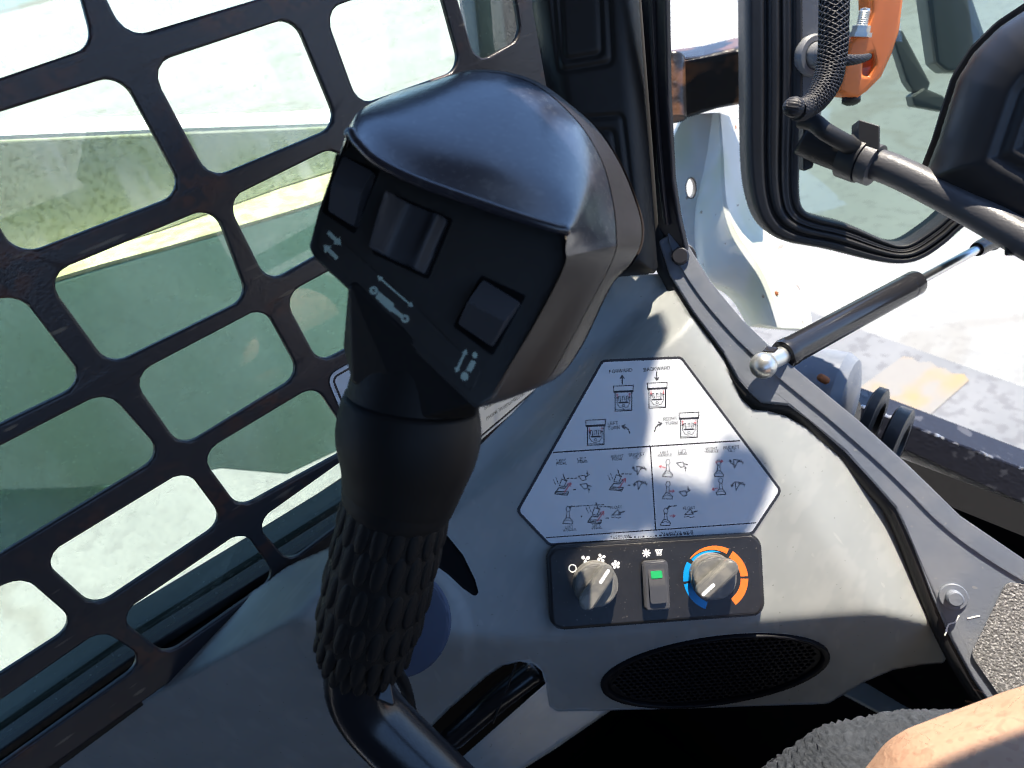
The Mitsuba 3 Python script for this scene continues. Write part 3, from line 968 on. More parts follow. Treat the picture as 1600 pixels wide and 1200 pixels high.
# flange: a raised outer strip along the outer edge
fo = FP.px(fro[:11])
strip = LineString(crv(fo, 160)).buffer(0.0125, cap_style=2, single_sided=False).intersection(fpoly)
obj('flange', plate(FP, strip, 0.0003, 0.0018, 0.0005, 2), 'steel_paint', frame, smooth=45)
for k, (bx, by, r) in enumerate([(1064, 402, 0.0058), (1489, 932, 0.0044)]):
    p = FP.hit(bx, by)
    b = obj('bolt', lathe(p - FP.n * (0.004 if k == 0 else 0), FP.n, [(0, r * 2.0), (0.0018, r * 2.0), (0.0022, r * 1.9), (0.0022, r * 1.15), (0.0085, r * 1.15), (0.0095, r * 0.95), (0.0095, 0)], 24), 'upright_shade_paint' if k == 0 else 'steel_paint', frame, smooth=30)  # upper bolt takes the paint darkened for shade
VP = Plane(FP.hit(1052, 372, 0.002), (-1, 0.12, 0.02), (0, -1, 0))
up_ = rnd(Polygon(VP.px([(985, -220), (1000, 0), (1012, 150), (1029, 380), (1040, 402), (1072, 396), (1059, 340), (1050, 280), (1043, 150), (1040, 0), (1036, -220)])), 0.002)
obj('upright', plate(VP, up_, -0.004, 0.0, 0.002, 3), 'upright_shade_paint', frame, smooth=45)
lipq = crv(VP.px([(1012, -220), (1021, 0), (1026, 150), (1036, 280), (1044, 350)]), 60)
obj('upright_rib', plate(VP, LineString(lipq).buffer(0.0022, cap_style=2), 0.0003, 0.0035, 0.0015, 2), 'upright_shade_paint', frame, smooth=45)
# rubber edge seal between frame and console
se = crv([np.r_[FP.px([q])[0], -0.009] for q in [(984, -220), (1000, 0), (1012, 150), (1030, 380), (1045, 430), (1081, 488), (1130, 552), (1148, 590), (1170, 618), (1190, 633), (1232, 637), (1262, 658), (1320, 709), (1368, 762), (1398, 797), (1424, 852), (1453, 930), (1484, 1003), (1520, 1066), (1565, 1130)]], 140)
obj('edge_seal', tube(FP.w(se), 0.0068, 12), 'rubber', frame, smooth=True)
# scratch of bare metal and grip tape
tp = rnd(Polygon(FP.px([(1572, 908), (1700, 930), (1700, 1130), (1560, 1085), (1516, 1022)], 0.0)), 0.006)
solo('grip_tape', plate(FP, tp, 0.0006, 0.0022), 'grit', 'coarse grey anti slip pad stuck on the frame at right', 'grip tape', smooth=False)
sc_ = [stroke(FP.px(q), 0.0009) for q in ([(1478, 985), (1482, 975), (1492, 972), (1498, 962)], [(1476, 992), (1480, 984)], [(1512, 966), (1530, 962)])]
for q in sc_:
    obj('scratch', plate(FP, q, 0.0003, 0.0006), 'white_print', frame, smooth=False)
# dark wall behind gap between console and frame
vp = Plane((XF + 0.055, 0.2, 1.4), (-1, 0, 0), (0, -1, 0))

# ------------------------------------------------------------------ A pillar trim
PP = Plane(at(1000, 200, 0.515), -unit(ray(930, 220)) + 0.0, (0.25, -1, 0))
pil = thing('pillar_trim', 'black moulded pillar trim with embossed panels above the console', 'pillar')
po_ = Polygon(PP.px([(822, -240), (992, -240), (1003, 0), (1018, 220), (1033, 428), (1026, 437), (960, 443), (905, 444), (862, 200), (826, 0)]))
pb = po_.buffer(-0.006)


def hp(a, b):
    d = shapely.distance(shapely.points(np.c_[a, b]), po_.boundary)
    s = np.clip(d / 0.018, 0, 1)
    h = -0.03 + 0.03 * np.sqrt(np.clip(1 - (1 - s) ** 2, 0, 1))
    for g in EMB:
        q = shapely.distance(shapely.points(np.c_[a, b]), g.boundary)
        h = h - 0.0016 * np.exp(-(q / 0.0016) ** 2)
    return h


EMB = [rnd(Polygon(PP.px(q)), 0.004) for q in ([(848, -200), (940, -200), (956, 98), (874, 112)], [(864, -200), (930, -200), (940, 84), (880, 94)], [(905, 185), (972, 180), (990, 330), (930, 330)], [(920, 206), (958, 204), (974, 330), (936, 330)])]
obj('moulding', relief(PP, po_, hp, 0.0014, 0.006), 'trim_black', pil, smooth=True)

# ------------------------------------------------------------------ gas strut
gs = thing('gas_strut', 'black gas strut with chrome rod and silver ball end', 'gas strut')
sb, se_ = FP.hit(1193, 571, 0.014), at(1548, 378, 0.68)
sd = unit(se_ - sb); sL = np.linalg.norm(se_ - sb)


def on_strut(px, py):
    r = ray(px, py)
    A = np.c_[r, -sd]
    t = np.linalg.lstsq(A, sb - C, rcond=None)[0]
    return float(t[1])


t1, t2, t3 = on_strut(1222, 553), on_strut(1432, 442), on_strut(1530, 388)
obj('ball_socket', hull([sb], [0.0098]), 'zinc', gs, smooth=True)
obj('socket_neck', lathe(sb, sd, [(0.004, 0.0068), (t1 + 0.004, 0.0068)], 24), 'zinc', gs)
obj('stud', lathe(sb + np.array([0.016, 0.003, -0.001]), (-1, -0.2, 0.1), [(0, 0.0075), (0.007, 0.0075), (0.008, 0.005), (0.012, 0.005)], 6), 'worn_black', gs, smooth=False)
obj('cylinder', lathe(sb, sd, [(t1, 0.0075), (t1, 0.0104), (t1 + 0.003, 0.0112), (t1 + 0.009, 0.0112), (t1 + 0.010, 0.0106), (t2 - 0.016, 0.0106), (t2 - 0.0155, 0.0102), (t2 - 0.0135, 0.0102), (t2 - 0.013, 0.0106), (t2 - 0.002, 0.0106), (t2, 0.009), (t2, 0)], 32), 'strut_black', gs, smooth=40)
obj('rod', lathe(sb, sd, [(t2 - 0.004, 0.0040), (t3, 0.0040)], 20), 'chrome', gs)
obj('rod_end', lathe(sb, sd, [(t3 - 0.004, 0.0062), (t3 + 0.002, 0.0070), (sL - 0.004, 0.0070), (sL + 0.002, 0.0088), (sL + 0.010, 0.0080), (sL + 0.012, 0)], 20), 'strut_black', gs, smooth=40)

# ------------------------------------------------------------------ open front door: rubber framed glass, lever, cables, tube
dn = -unit(ray(1300, 200)) + 0.25 * R
DP = Plane(at(1215, 150, 0.78), dn, R)
door = thing('cab_door', 'open cab door with thick black rubber edge and tinted glass', 'door')
od = crv([(1163, -120), (1164, 120), (1166, 250), (1174, 312), (1192, 354), (1225, 378), (1290, 391), (1365, 409), (1412, 414), (1446, 405), (1480, 382), (1512, 354), (1600, 296), (1800, 160)], 120)
idd = crv([(1258, -120), (1259, 120), (1254, 250), (1254, 310), (1264, 332), (1290, 342), (1335, 354), (1385, 376), (1408, 383), (1430, 378), (1468, 352), (1500, 326), (1600, 258), (1800, 120)], 120)
oa, ia = DP.px(od), DP.px(idd)
uu = np.r_[0, np.linspace(0, 1, 60), 1]
hh = 0.014 * np.sqrt(np.clip(1 - np.clip((0.14 - uu) / 0.14, 0, 1) ** 2, 0, 1)) - 0.014
for c_, w_, dd in ((0.36, 0.045, 0.005), (0.60, 0.035, 0.006), (0.80, 0.03, 0.003)):
    hh = hh - dd * np.exp(-((uu - c_) / w_) ** 2)
hh = hh - 0.004 * np.clip((uu - 0.62) / 0.05, 0, 1) - 0.010 * np.clip((uu - 0.93) / 0.07, 0, 1) ** 2
hh[[0, -1]] = -0.045
obj('rubber_frame', sheet([DP.w(np.c_[o_ + (i_ - o_) * uu[:, None], hh]) for o_, i_ in zip(oa, ia)]), 'rubber', door, smooth=True)
gp = Polygon(DP.px(np.vstack([od[::-1][4:-6] * 1.0 + (12, -14), [(1182, -120)], [(1800, -120)]]), -0.03)).buffer(0)
gv, gf = tri2(polys(gp)[0])
obj('glass', trimesh.Trimesh(DP.w(np.c_[gv, np.full(len(gv), -0.030)]), gf, process=False), 'door_glass', door, smooth=False)
mp = rnd(Polygon(DP.px([(1254, -120), (1296, -120), (1294, 150), (1284, 196), (1256, 215)])), 0.004)
obj('latch_plate', plate(DP, mp, -0.026, -0.012, 0.002, 2), 'door_metal', door)
p = DP.hit(1270, 86)
obj('bushing', lathe(p - DP.n * 0.013, DP.n + 0.5 * R, [(0, 0.020), (0.006, 0.021), (0.010, 0.019), (0.010, 0.014), (0.006, 0.013), (0.020, 0.0125), (0.022, 0.010), (0.022, 0)], 28), 'door_metal', door)
# wiper linkage beyond the glass
wl = thing('wiper', 'grey wiper linkage of two slanting bars beyond the door glass', 'wiper')
BP = Plane(DP.o - DP.n * 0.09, DP.n, R)
obj('arm', plate(BP, rnd(Polygon(BP.px([(1440, -120), (1508, -120), (1522, 0), (1546, 70), (1530, 112), (1478, 112), (1462, 98), (1448, 0)])), 0.006), -0.03, 0.0, 0.004, 2), 'door_metal', wl)
obj('strip', plate(BP, rnd(Polygon(BP.px([(1393, 62), (1406, 44), (1452, 130), (1446, 146), (1424, 142), (1414, 128)])), 0.003), -0.012, 0.004, 0.002, 2), 'door_metal', wl)
obj('foot', plate(BP, rnd(Polygon(BP.px([(1420, 150), (1440, 138), (1470, 150), (1480, 176), (1424, 166)])), 0.003), -0.012, 0.008, 0.002, 2), 'door_metal', wl)

# orange latch lever
LP = Plane(DP.hit(1350, 90, 0.02), DP.n + 0.25 * R, R)
lev = thing('latch_lever', 'bright orange plastic door latch lever', 'lever')
lp = rnd(Polygon(LP.px([(1352, -120), (1409, -120), (1408, 0), (1402, 50), (1391, 84), (1374, 121), (1352, 143), (1338, 153), (1317, 151), (1306, 143), (1312, 116), (1322, 66), (1350, 44), (1356, 20)])), 0.003)
wedge_shape = rnd(Polygon(LP.px([(1346, 90), (1360, 84), (1360, 104), (1352, 120), (1345, 116)])), 0.0025)
obj('lever_body', plate(LP, lp.difference(wedge_shape), -0.016, 0.006, 0.005, 3), 'orange_plastic', lev, smooth=50)
bp_ = LP.hit(1343, 58, 0.006)
nut = obj('nut', lathe(bp_, -D * 0.9 + LP.n * 0.35, [(0, 0.0110), (0.004, 0.0110), (0.004, 0.0085), (0.010, 0.0085), (0.0105, 0.0070)], 6), 'zinc', lev, smooth=False)
thr = [(0.010, 0.0052)]
for k in range(8): thr += [(0.011 + 0.0016 * k, 0.0056), (0.0118 + 0.0016 * k, 0.0048)]
obj('stud', lathe(bp_, -D * 0.9 + LP.n * 0.35, thr + [(0.025, 0.0044), (0.026, 0)], 18), 'zinc', lev, smooth=20)
obj('end_plug', lathe(LP.hit(1330, 150, -0.008), D, [(0, 0.009), (0.006, 0.009), (0.008, 0.006), (0.008, 0)], 20), 'rubber', lev)

# grey tube across the door
tb = thing('door_tube', 'grey steel tube running across the open door to the right', 'tube')
tpts = crv([at(1268, 222, 0.70), at(1330, 244, 0.69), at(1400, 268, 0.665), at(1500, 318, 0.63), at(1640, 396, 0.585), at(1780, 470, 0.55)], 50)
obj('bar', tube(tpts, 0.0138, 28), 'tube_grey', tb, smooth=True)
sl = crv([at(1256, 214, 0.703), at(1290, 230, 0.697), at(1338, 247, 0.688)], 16)
obj('sleeve', tube(sl, 0.0165, 24), 'rubber', tb, smooth=True)
obj('bracket', plate(Plane(at(1264, 226, 0.71), DP.n, R), rnd(Polygon(Plane(at(1264, 226, 0.71), DP.n, R).px([(1252, 190), (1268, 196), (1276, 225), (1268, 262), (1252, 268)])), 0.002), -0.01, 0.006, 0.002), 'rubber', tb)
sd2 = unit(at(1400, 268, 0.665) - at(1330, 244, 0.69))
tie = thing('clamp', 'black plastic clamp with square head round the grey tube', 'clamp')
cpos = at(1330, 246, 0.689)
obj('band', lathe(cpos, sd2, [(-0.006, 0.0165), (-0.006, 0.0200), (0.012, 0.0200), (0.012, 0.0165)], 32), 'cover_black', tie, smooth=40)
obj('band', lathe(cpos + sd2 * 0.016, sd2, [(-0.003, 0.0150), (-0.003, 0.0185), (0.008, 0.0185), (0.008, 0.0150)], 32), 'tube_grey', tie, smooth=40)
hc = at(1352, 212, 0.672)
obj('head', hull([hc + sd2 * a - D * b + FW * c_ for a in (-0.008, 0.010) for b in (-0.012, 0.009) for c_ in (-0.005, 0.008)], 0.0012), 'cover_black', tie, smooth=30)

# braided cable
br = thing('braided_cable', 'thick black braided cable sleeve hanging beside the rubber edge', 'cable')
bpts = crv([at(1304, -60, 0.655), at(1303, 20, 0.655), at(1301, 80, 0.655), at(1293, 125, 0.655), at(1276, 155, 0.65), at(1256, 170, 0.645), at(1246, 172, 0.64)], 60)
brad = np.interp(np.linspace(0, 1, 60), [0, 0.5, 0.75, 1], [0.0118, 0.0112, 0.0085, 0.0078])
obj('sleeve', tube(bpts, brad, 20), 'braid', br, smooth=True)
obj('loop_end', tube(crv([at(1246, 170, 0.64), at(1240, 168, 0.638), at(1236, 172, 0.642)], 10), [0.0078, 0.0082, 0.0088, 0.009, 0.0092, 0.0092, 0.009, 0.0085, 0.008, 0.006], 20, 0.8), 'braid', br, smooth=True)
obj('branch', tube(crv([at(1308, 92, 0.654), at(1325, 94, 0.655), at(1345, 92, 0.662), at(1358, 88, 0.672)], 16), np.linspace(0.0058, 0.0028, 16), 14), 'braid', br, smooth=True)
# woven strands wound round the sleeve in both directions
_, bu, bv = frames(bpts)
for sgn_ in (1, -1):
    for s in range(11):
        a = sgn_ * np.linspace(0, 24, 60) + s * 2 * math.pi / 11
        c_ = bpts + (brad + 0.0004)[:, None] * (np.cos(a)[:, None] * bu + np.sin(a)[:, None] * bv)
        c_ = crv(c_, 300)
        obj('strand', tube(c_, 0.0009, 5), 'braid', br, smooth=True)
for k, (wx, c1) in enumerate([(1282, 0.66), (1290, 0.655), (1298, 0.65)]):
    obj('wire', tube(crv([at(wx, -80, c1), at(wx + 3, -20, c1), at(wx + 10, 8, c1 + 0.008)], 12), 0.0028, 10), 'wire', br, smooth=True)
solo('rubber_hose', tube(crv([at(1250, 186, 0.675), at(1272, 192, 0.668), at(1290, 206, 0.664), at(1318, 222, 0.668), at(1336, 232, 0.675)], 30), 0.0078, 18), 'rubber', 'short smooth black hose joining the grey tube below the braided cable', 'hose', smooth=True)
solo('frayed_tie', trimesh.util.concatenate([tube(crv([at(1372 + 5 * k, 240 + 2 * k, 0.667), at(1386 + 7 * k, 246 + (k % 3) * 3, 0.662), at(1400 + 6 * k, 252 + (k % 2) * 5, 0.66)], 10), 0.0014, 6) for k in range(4)]), 'braid', 'frayed black strands lying on the grey tube behind the clamp', 'strands', smooth=True)
solo('tube_plug', hull([at(1574, 380, 0.60) + D * a + R * b for a in (0, 0.008) for b in (0, 0.008)], 0.002), 'strut_black', 'small black square plug under the end of the grey tube', 'plug')

# black dome cover at upper right
dc = thing('motor_cover', 'large rounded black plastic cover at the upper right edge', 'cover')
dP = Plane(at(1560, 200, 0.615), -unit(ray(1560, 200)) - 0.12 * R, R)
dpol = rnd(Polygon(dP.px([(1640, -10), (1600, 14), (1560, 40), (1522, 78), (1494, 120), (1478, 170), (1462, 222), (1444, 268), (1440, 284), (1500, 330), (1600, 390), (1820, 480), (1820, -10)])), 0.012)


def hd(a, b):
    q = shapely.points(np.c_[a, b])
    d = shapely.distance(q, dpol.boundary)
    s = np.clip(d / 0.05, 0, 1)
    h = 0.045 * np.sqrt(np.clip(1 - (1 - s) ** 2, 0, 1)) - 0.01
    for o in (0.052, 0.066):
        h = h - 0.004 * np.exp(-((d - o) / 0.005) ** 2)
    return h


obj('shell', relief(dP, dpol, hd, 0.0022, 0.006), 'cover_black', dc, smooth=True)
obj('backplate', plate(dP, dpol.buffer(0.006), -0.024, -0.012, 0.002, 2), 'rubber', dc)

# ------------------------------------------------------------------ machine parts ahead of the cab
rb = thing('arm_link', 'worn black link with rusty paint between pillar and door', 'link')
lpA = Plane(at(1100, 130, 0.95), -unit(ray(1100, 130)) + 0.3 * D, R)
obj('bar', plate(lpA, rnd(Polygon(lpA.px([(1040, 96), (1100, 88), (1150, 76), (1240, 70), (1240, 150), (1165, 163), (1120, 172), (1076, 186), (1040, 190)])), 0.004), -0.06, 0.0, 0.008, 3), 'worn_black', rb, smooth=45)
obj('boss', lathe(at(1053, 186, 0.94), unit(at(1050, 90, 0.94) - at(1053, 186, 0.94)), [(0, 0.013), (0, 0.016), (0.076, 0.016), (0.080, 0.013), (0.080, 0)], 24), 'worn_black', rb, smooth=40)

wb = thing('loader_bracket', 'white painted loader bracket with a round hole behind the door edge', 'bracket')
d0 = 1.02
L_ = [(1108, 176, d0), (1106, 240, d0), (1094, 320, d0), (1098, 380, d0), (1110, 428, d0), (1146, 450, d0), (1166, 470, d0), (1186, 506, d0)]
F_ = [(1124, 176, d0 - .03), (1128, 240, d0 - .03), (1132, 310, d0 - .03), (1146, 360, d0 - .03), (1166, 392, d0 - .03), (1190, 430, d0 - .03), (1206, 470, d0 - .03), (1218, 512, d0 - .03)]
R_ = [(1152, 186, d0 + .02), (1168, 236, d0 + .02), (1176, 310, d0 + .02), (1200, 352, d0 + .02), (1238, 386, d0 + .02), (1256, 430, d0 + .02), (1264, 470, d0 + .02), (1270, 514, d0 + .02)]
rings = []
for a, b, c_ in zip(crv(L_, 40), crv(F_, 40), crv(R_, 40)):
    A_, B_, C_ = at(*a), at(*b), at(*c_)
    rings.append([A_, A_ + (B_ - A_) * 0.9, B_ + (C_ - B_) * 0.06, C_, C_ + FW * 0.05, A_ + FW * 0.05])
obj('horn', loft(rings), 'bracket_white', wb, smooth=30)
wp_ = Plane(at(1080, 260, 1.03), -unit(ray(1080, 260)) + 0.2 * R, R)
hole2 = Polygon(wp_.px([(1080.5 + 9 * math.cos(t), 294 + 17 * math.sin(t)) for t in np.linspace(0, 2 * math.pi, 28)[:-1]]))
obj('lug', plate(wp_, rnd(Polygon(wp_.px([(1070, 178), (1118, 176), (1114, 215), (1098, 320), (1100, 378), (1112, 430), (1090, 430), (1040, 330), (1040, 240), (1052, 215)])), 0.003).difference(hole2), -0.022, 0.0, 0.002, 2), 'bracket_white', wb, smooth=45)
obj('hole_liner', plate(wp_, hole2.buffer(0.004).difference(hole2.buffer(-0.0016)), -0.0225, -0.004), 'worn_black', wb, smooth=False)
obj('rust_spot', lathe(at(1146, 200, d0 + 0.008), -FW, [(0, 0.0042), (0.002, 0.0042), (0.003, 0)], 8), 'rust', wb)
obj('rust_spot', lathe(at(1212, 459, d0 - 0.020), -FW, [(0, 0.0040), (0.003, 0.0032), (0.004, 0)], 7), 'rust', wb)

# black hydraulic fittings behind the frame
hf_ = thing('hydraulic_fitting', 'black drum shaped fitting with flat fins behind the door frame', 'fitting')
c0 = at(1296, 622, 0.80)
ax = unit(0.80 * R + 0.22 * D - 0.55 * FW)
obj('drum', lathe(c0 - ax * 0.05, ax, [(0, 0.046), (0.006, 0.052), (0.060, 0.052), (0.070, 0.046), (0.074, 0.030), (0.074, 0)], 40), 'steel_paint', hf_, smooth=30)
for px_, py_, r_, t_ in ((1352, 655, 0.036, 0.012), (1382, 690, 0.040, 0.016)):
    obj('fin', lathe(at(px_, py_, 0.76), ax + 0.12 * D, [(0, r_ - 0.004), (0.002, r_), (t_ - 0.002, r_), (t_, r_ - 0.004), (t_, r_ * 0.6), (t_ * 0.6, r_ * 0.55), (t_ * 0.6, 0)], 36), 'cover_black', hf_, smooth=30)
obj('rust_patch', hull([at(1283, 590, 0.75), at(1290, 594, 0.75)], 0.0042, 6), 'rust', hf_)

bm = thing('front_beam', 'glossy black steel beam with chipped silver edge ahead of the frame', 'beam')
bd0, bd1 = 1.02, 0.94


def bx(l, r, n=24):
    return np.linspace(at(*l, bd0), at(*r, bd1), n)


T0, T1 = bx((1330, 600), (1760, 764)), bx((1330, 634), (1760, 802)) - 0.03 * FW
B1 = bx((1330, 668), (1760, 862)) - 0.025 * FW
B0 = B1 + 0.12 * FW
bc_ = (T1 * 0.985 + T0 * 0.015)
obj('box', loft(np.stack([T0, T0 + (T1 - T0) * 0.97, T1 + (B1 - T1) * 0.04, B1, B0, T0 + 0.10 * FW], 1)), 'beam_paint', bm, smooth=20)
cr = np.random.default_rng(8)
ep = crv(np.linspace(T1[0], T1[-1], 24), 160) + cr.normal(0, 0.00025, (160, 3))
obj('chipped_edge', tube(ep + FW * 0.003, 0.0028 + 0.0005 * cr.random(160), 8), 'chipped_edge', bm, smooth=False, label='edge worn to bare metal')
sh = thing('lower_crossmember', 'dark steel crossmember under the glossy beam', 'crossmember')
q0 = [at(1330, 680, 1.06), at(1760, 880, 0.98), at(1800, 1120, 0.95), at(1330, 1000, 1.02)]
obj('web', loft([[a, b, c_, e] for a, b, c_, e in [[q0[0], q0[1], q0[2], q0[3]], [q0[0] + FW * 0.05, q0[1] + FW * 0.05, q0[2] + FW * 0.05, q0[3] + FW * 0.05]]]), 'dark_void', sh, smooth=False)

# ------------------------------------------------------------------ footwell, floor and unseen cab shell
fw = thing('footwell', 'black footwell under the console', 'footwell')


def bxm(x0, x1, y0, y1, z0, z1):
    m = trimesh.creation.box((x1 - x0, y1 - y0, z1 - z0)); m.apply_translation(((x0 + x1) / 2, (y0 + y1) / 2, (z0 + z1) / 2))
    return m


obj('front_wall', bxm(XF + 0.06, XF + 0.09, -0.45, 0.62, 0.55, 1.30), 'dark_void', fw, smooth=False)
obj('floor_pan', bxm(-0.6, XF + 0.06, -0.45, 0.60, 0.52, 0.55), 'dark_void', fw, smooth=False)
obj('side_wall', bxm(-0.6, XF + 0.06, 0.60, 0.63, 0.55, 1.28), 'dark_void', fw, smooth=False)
FL = Plane(at(820, 1160, 0.68), -unit(ray(820, 1160)) - 0.5 * D, R)
obj('side_panel', plate(FL, rnd(Polygon(FL.px([(958, 1104), (1000, 1060), (860, 1060), (690, 1210), (640, 1290), (745, 1290), (795, 1212), (868, 1166)])), 0.003), -0.006, 0.0, 0.002), 'floor_grey', fw, label='light grey steel panel below the console')
obj('kick_strip', plate(FL, rnd(Polygon(FL.px([(1306, 1076), (1352, 1066), (1440, 1118), (1450, 1150), (1400, 1126)], 0.0)), 0.002), -0.004, 0.0, 0.001), 'floor_grey', fw, label='pale metal strip in the footwell')
obj('pedal_link', tube(crv([at(700, 1160, 0.62), at(775, 1095, 0.60), at(840, 1045, 0.60)], 12), 0.010, 14), 'stalk_paint', fw, smooth=True)
obj('link_rod', tube(crv([at(770, 1130, 0.59), at(800, 1055, 0.59), at(812, 1020, 0.59)], 8), 0.0010, 8), 'stalk_paint', fw, smooth=True)

# unseen roof over the operator, outline shaped to shade console and limb
sunv = unit(SUN)
ZR = 2.16


def up(px, py, surf):
    p = surf(px, py)
    return (p + sunv * ((ZR - p[2]) / sunv[2]))[:2]


onc = lambda px, py: CP.hit(px, py)
SHADE = [(1058, 330), (1054, 460), (1044, 520), (1030, 560), (1012, 612), (1019, 652), (1012, 700), (1000, 735), (1060, 750), (1115, 765), (1128, 752), (1137, 685), (1150, 690), (1196, 702), (1212, 742), (1196, 790), (1178, 828),
         (1100, 836), (1060, 832), (1040, 814), (1030, 795), (1020, 818), (1005, 812), (985, 812), (962, 832), (935, 852), (908, 884), (864, 930), (850, 960), (846, 1020), (600, 1300), (100, 1300), (300, 400), (800, 150)]
cab = thing('unseen_cab_shell', 'unseen dark cab top and walls round the operator, shaped to shade the interior', 'cab')
sh_ = Polygon([tuple(up(*q, onc)) for q in SHADE]).buffer(0)  # outline projected back from the wanted shade on the console
onl = lambda px, py: at(px, py, 0.353)
lq_ = [tuple(up(*q, onl)) for q in ((1420, 1222), (1467, 1194), (1530, 1176), (1600, 1160))]
lsh = Polygon([*lq_, (lq_[-1][0] + 0.02, -0.1), (lq_[-1][0] + 0.03, -0.75), (0.3, -0.75), (0.3, lq_[0][1] + 0.03), (lq_[0][0] - 0.02, lq_[0][1] + 0.01)])  # unseen overhead piece placed to shade the lower limb
big = unary_union([sh_, lsh, sbox(-1.1, -0.75, 0.40, 0.72), sbox(-1.1, 0.33, max(e_[0] for e_ in sh_.exterior.coords) - 0.12, 0.72)])
RPl = Plane((0, 0, ZR), (0, 0, -1), (1, 0, 0))
big = Polygon([(x, -y) for x, y in big.exterior.coords], [[(x, -y) for x, y in r.coords] for r in big.interiors]).buffer(0)
obj('shade_roof', plate(RPl, big, -0.04, 0.0, 0.006, 2), 'roof_lining', cab)
obj('rear_wall', bxm(-0.95, -0.90, -0.75, 0.72, 0.55, 2.11), 'roof_lining', cab, smooth=False)  # walls out of view, sized to darken the cab inside
obj('side_wall', bxm(-0.90, 0.30, -0.74, -0.70, 0.55, 1.56), 'roof_lining', cab, smooth=False)
obj('post', bxm(-0.90, -0.78, -0.76, -0.68, 1.40, 2.11), 'roof_lining', cab, smooth=False)
obj('post', bxm(0.30, 0.42, -0.76, -0.68, 0.55, 2.11), 'roof_lining', cab, smooth=False)

# ================================================================== THE JOYSTICK
joy = thing('joystick', 'black control lever with glossy rounded head and ribbed grip', 'joystick')
# control columns of the shell: front rim, middle, seam, back rim
COLS = [
    ((494, 404, 0.3000), (504, 414, 0.3168), (520, 430, 0.3364), (532, 436, 0.3504)),
    ((486, 386, 0.3000), (492, 384, 0.3168), (506, 390, 0.3392), (520, 396, 0.3532)),
    ((500, 332, 0.2990), (506, 325, 0.3173), (518, 320, 0.3423), (532, 322, 0.3565)),
    ((526, 256, 0.2960), (530, 245, 0.3184), (540, 238, 0.3464), (552, 240, 0.3632)),
    ((546, 208, 0.2900), (549, 192, 0.3249), (556, 184, 0.3714), (568, 190, 0.3985)),
    ((558, 222, 0.2870), (568, 174, 0.3219), (600, 152, 0.3704), (612, 158, 0.4090)),
    ((590, 252, 0.2850), (618, 180, 0.3141), (672, 128, 0.3684), (682, 134, 0.4147)),
    ((650, 282, 0.2830), (690, 200, 0.3081), (745, 112, 0.3664), (756, 120, 0.4168)),
    ((730, 311, 0.2810), (775, 230, 0.3022), (830, 130, 0.3605), (846, 138, 0.4146)),
    ((815, 340, 0.2790), (858, 268, 0.3002), (898, 186, 0.3526), (920, 186, 0.4087)),
    ((868, 356, 0.2790), (906, 308, 0.3002), (938, 248, 0.3449), (968, 250, 0.3991)),
    ((886, 362, 0.2800), (922, 342, 0.3032), (956, 310, 0.3401), (1000, 326, 0.3924)),
    ((884, 388, 0.2830), (922, 378, 0.3001), (962, 366, 0.3267), (1006, 372, 0.3659)),
    ((882, 416, 0.2860), (920, 408, 0.3000), (958, 402, 0.3211), (990, 410, 0.3532)),
    ((846, 488, 0.2890), (880, 480, 0.3030), (924, 470, 0.3211), (956, 446, 0.3491)),
    ((806, 556, 0.2920), (838, 552, 0.3060), (884, 544, 0.3228), (910, 540, 0.3452)),
    ((764, 622, 0.2960), (796, 618, 0.3100), (848, 600, 0.3255), (868, 592, 0.3436)),
    ((742, 634, 0.3000), (760, 634, 0.3140), (790, 622, 0.3308), (800, 616, 0.3476)),
]
cols = np.array([[at(*q) for q in c_] for c_ in COLS])           # n x 4 x 3
NS = 150
rows = np.stack([crv(cols[:, k], NS) for k in range(4)])          # 4 x NS x 3
rows = np.stack([crv(rows[:, j], 22) for j in range(NS)], 1)      # 22 x NS x 3
TC = int(NS * 12.55 / 17)                                         # where the glossy top ends and the side panel begins
kS = 15
obj('head_cover', sheet(rows[:kS, int(NS * 3.4 / 17):TC + 1]), 'gloss_black', joy, smooth=True, label='glossy rounded top of the head')
obj('side_panel', sheet(rows[:kS, TC:]), 'side_black', joy, smooth=True)
obj('left_panel', sheet(rows[:kS, :int(NS * 3.4 / 17) + 1]), 'satin_black', joy, smooth=True)
seam = rows[kS - 1] + (rows[kS] - rows[kS - 1]) * 0.25
back = rows[kS - 1:].copy()
obj('rear_shell', sheet(np.vstack([seam[None], back[1:], (back[-1] * 0.6 + back[-1].mean(0) * 0.4 + FW * 0.010)[None], (back[-1] * 0.05 + back[-1].mean(0) * 0.95 + FW * 0.02)[None]])), 'side_black', joy, smooth=60)
# bead along the front rim of the cover
obj('brim', tube(rows[0, int(NS * 3.9 / 17):int(NS * 11.1 / 17)], 0.0020, 12, 0.8), 'gloss_black', joy, smooth=True)
# recessed face
JF = plane3(at(545, 225, .302), at(494, 400, .3035), at(878, 410, .2925), R)
fpx = [(496, 398), (489, 384), (503, 330), (530, 252), (552, 228), (600, 240), (700, 280), (800, 325), (872, 352), (880, 414), (806, 552), (764, 618), (744, 630)]
fpol = Polygon(JF.px(fpx))
obj('face', plate(JF, rnd(fpol.buffer(0.002), 0.002), -0.012, 0.0, 0.0015, 2), 'satin_black', joy, smooth=40)


def fq(*pts, h=0.0):
    return Polygon(JF.px(pts, h))


# label strip with its symbols
obj('label_strip', plate(JF, rnd(fq((504, 350), (495, 386), (552, 440), (650, 530), (738, 612), (752, 580), (640, 470), (552, 392)), 0.0012), 0.0, 0.0010, 0.0004), 'satin_black', joy)
sy = []


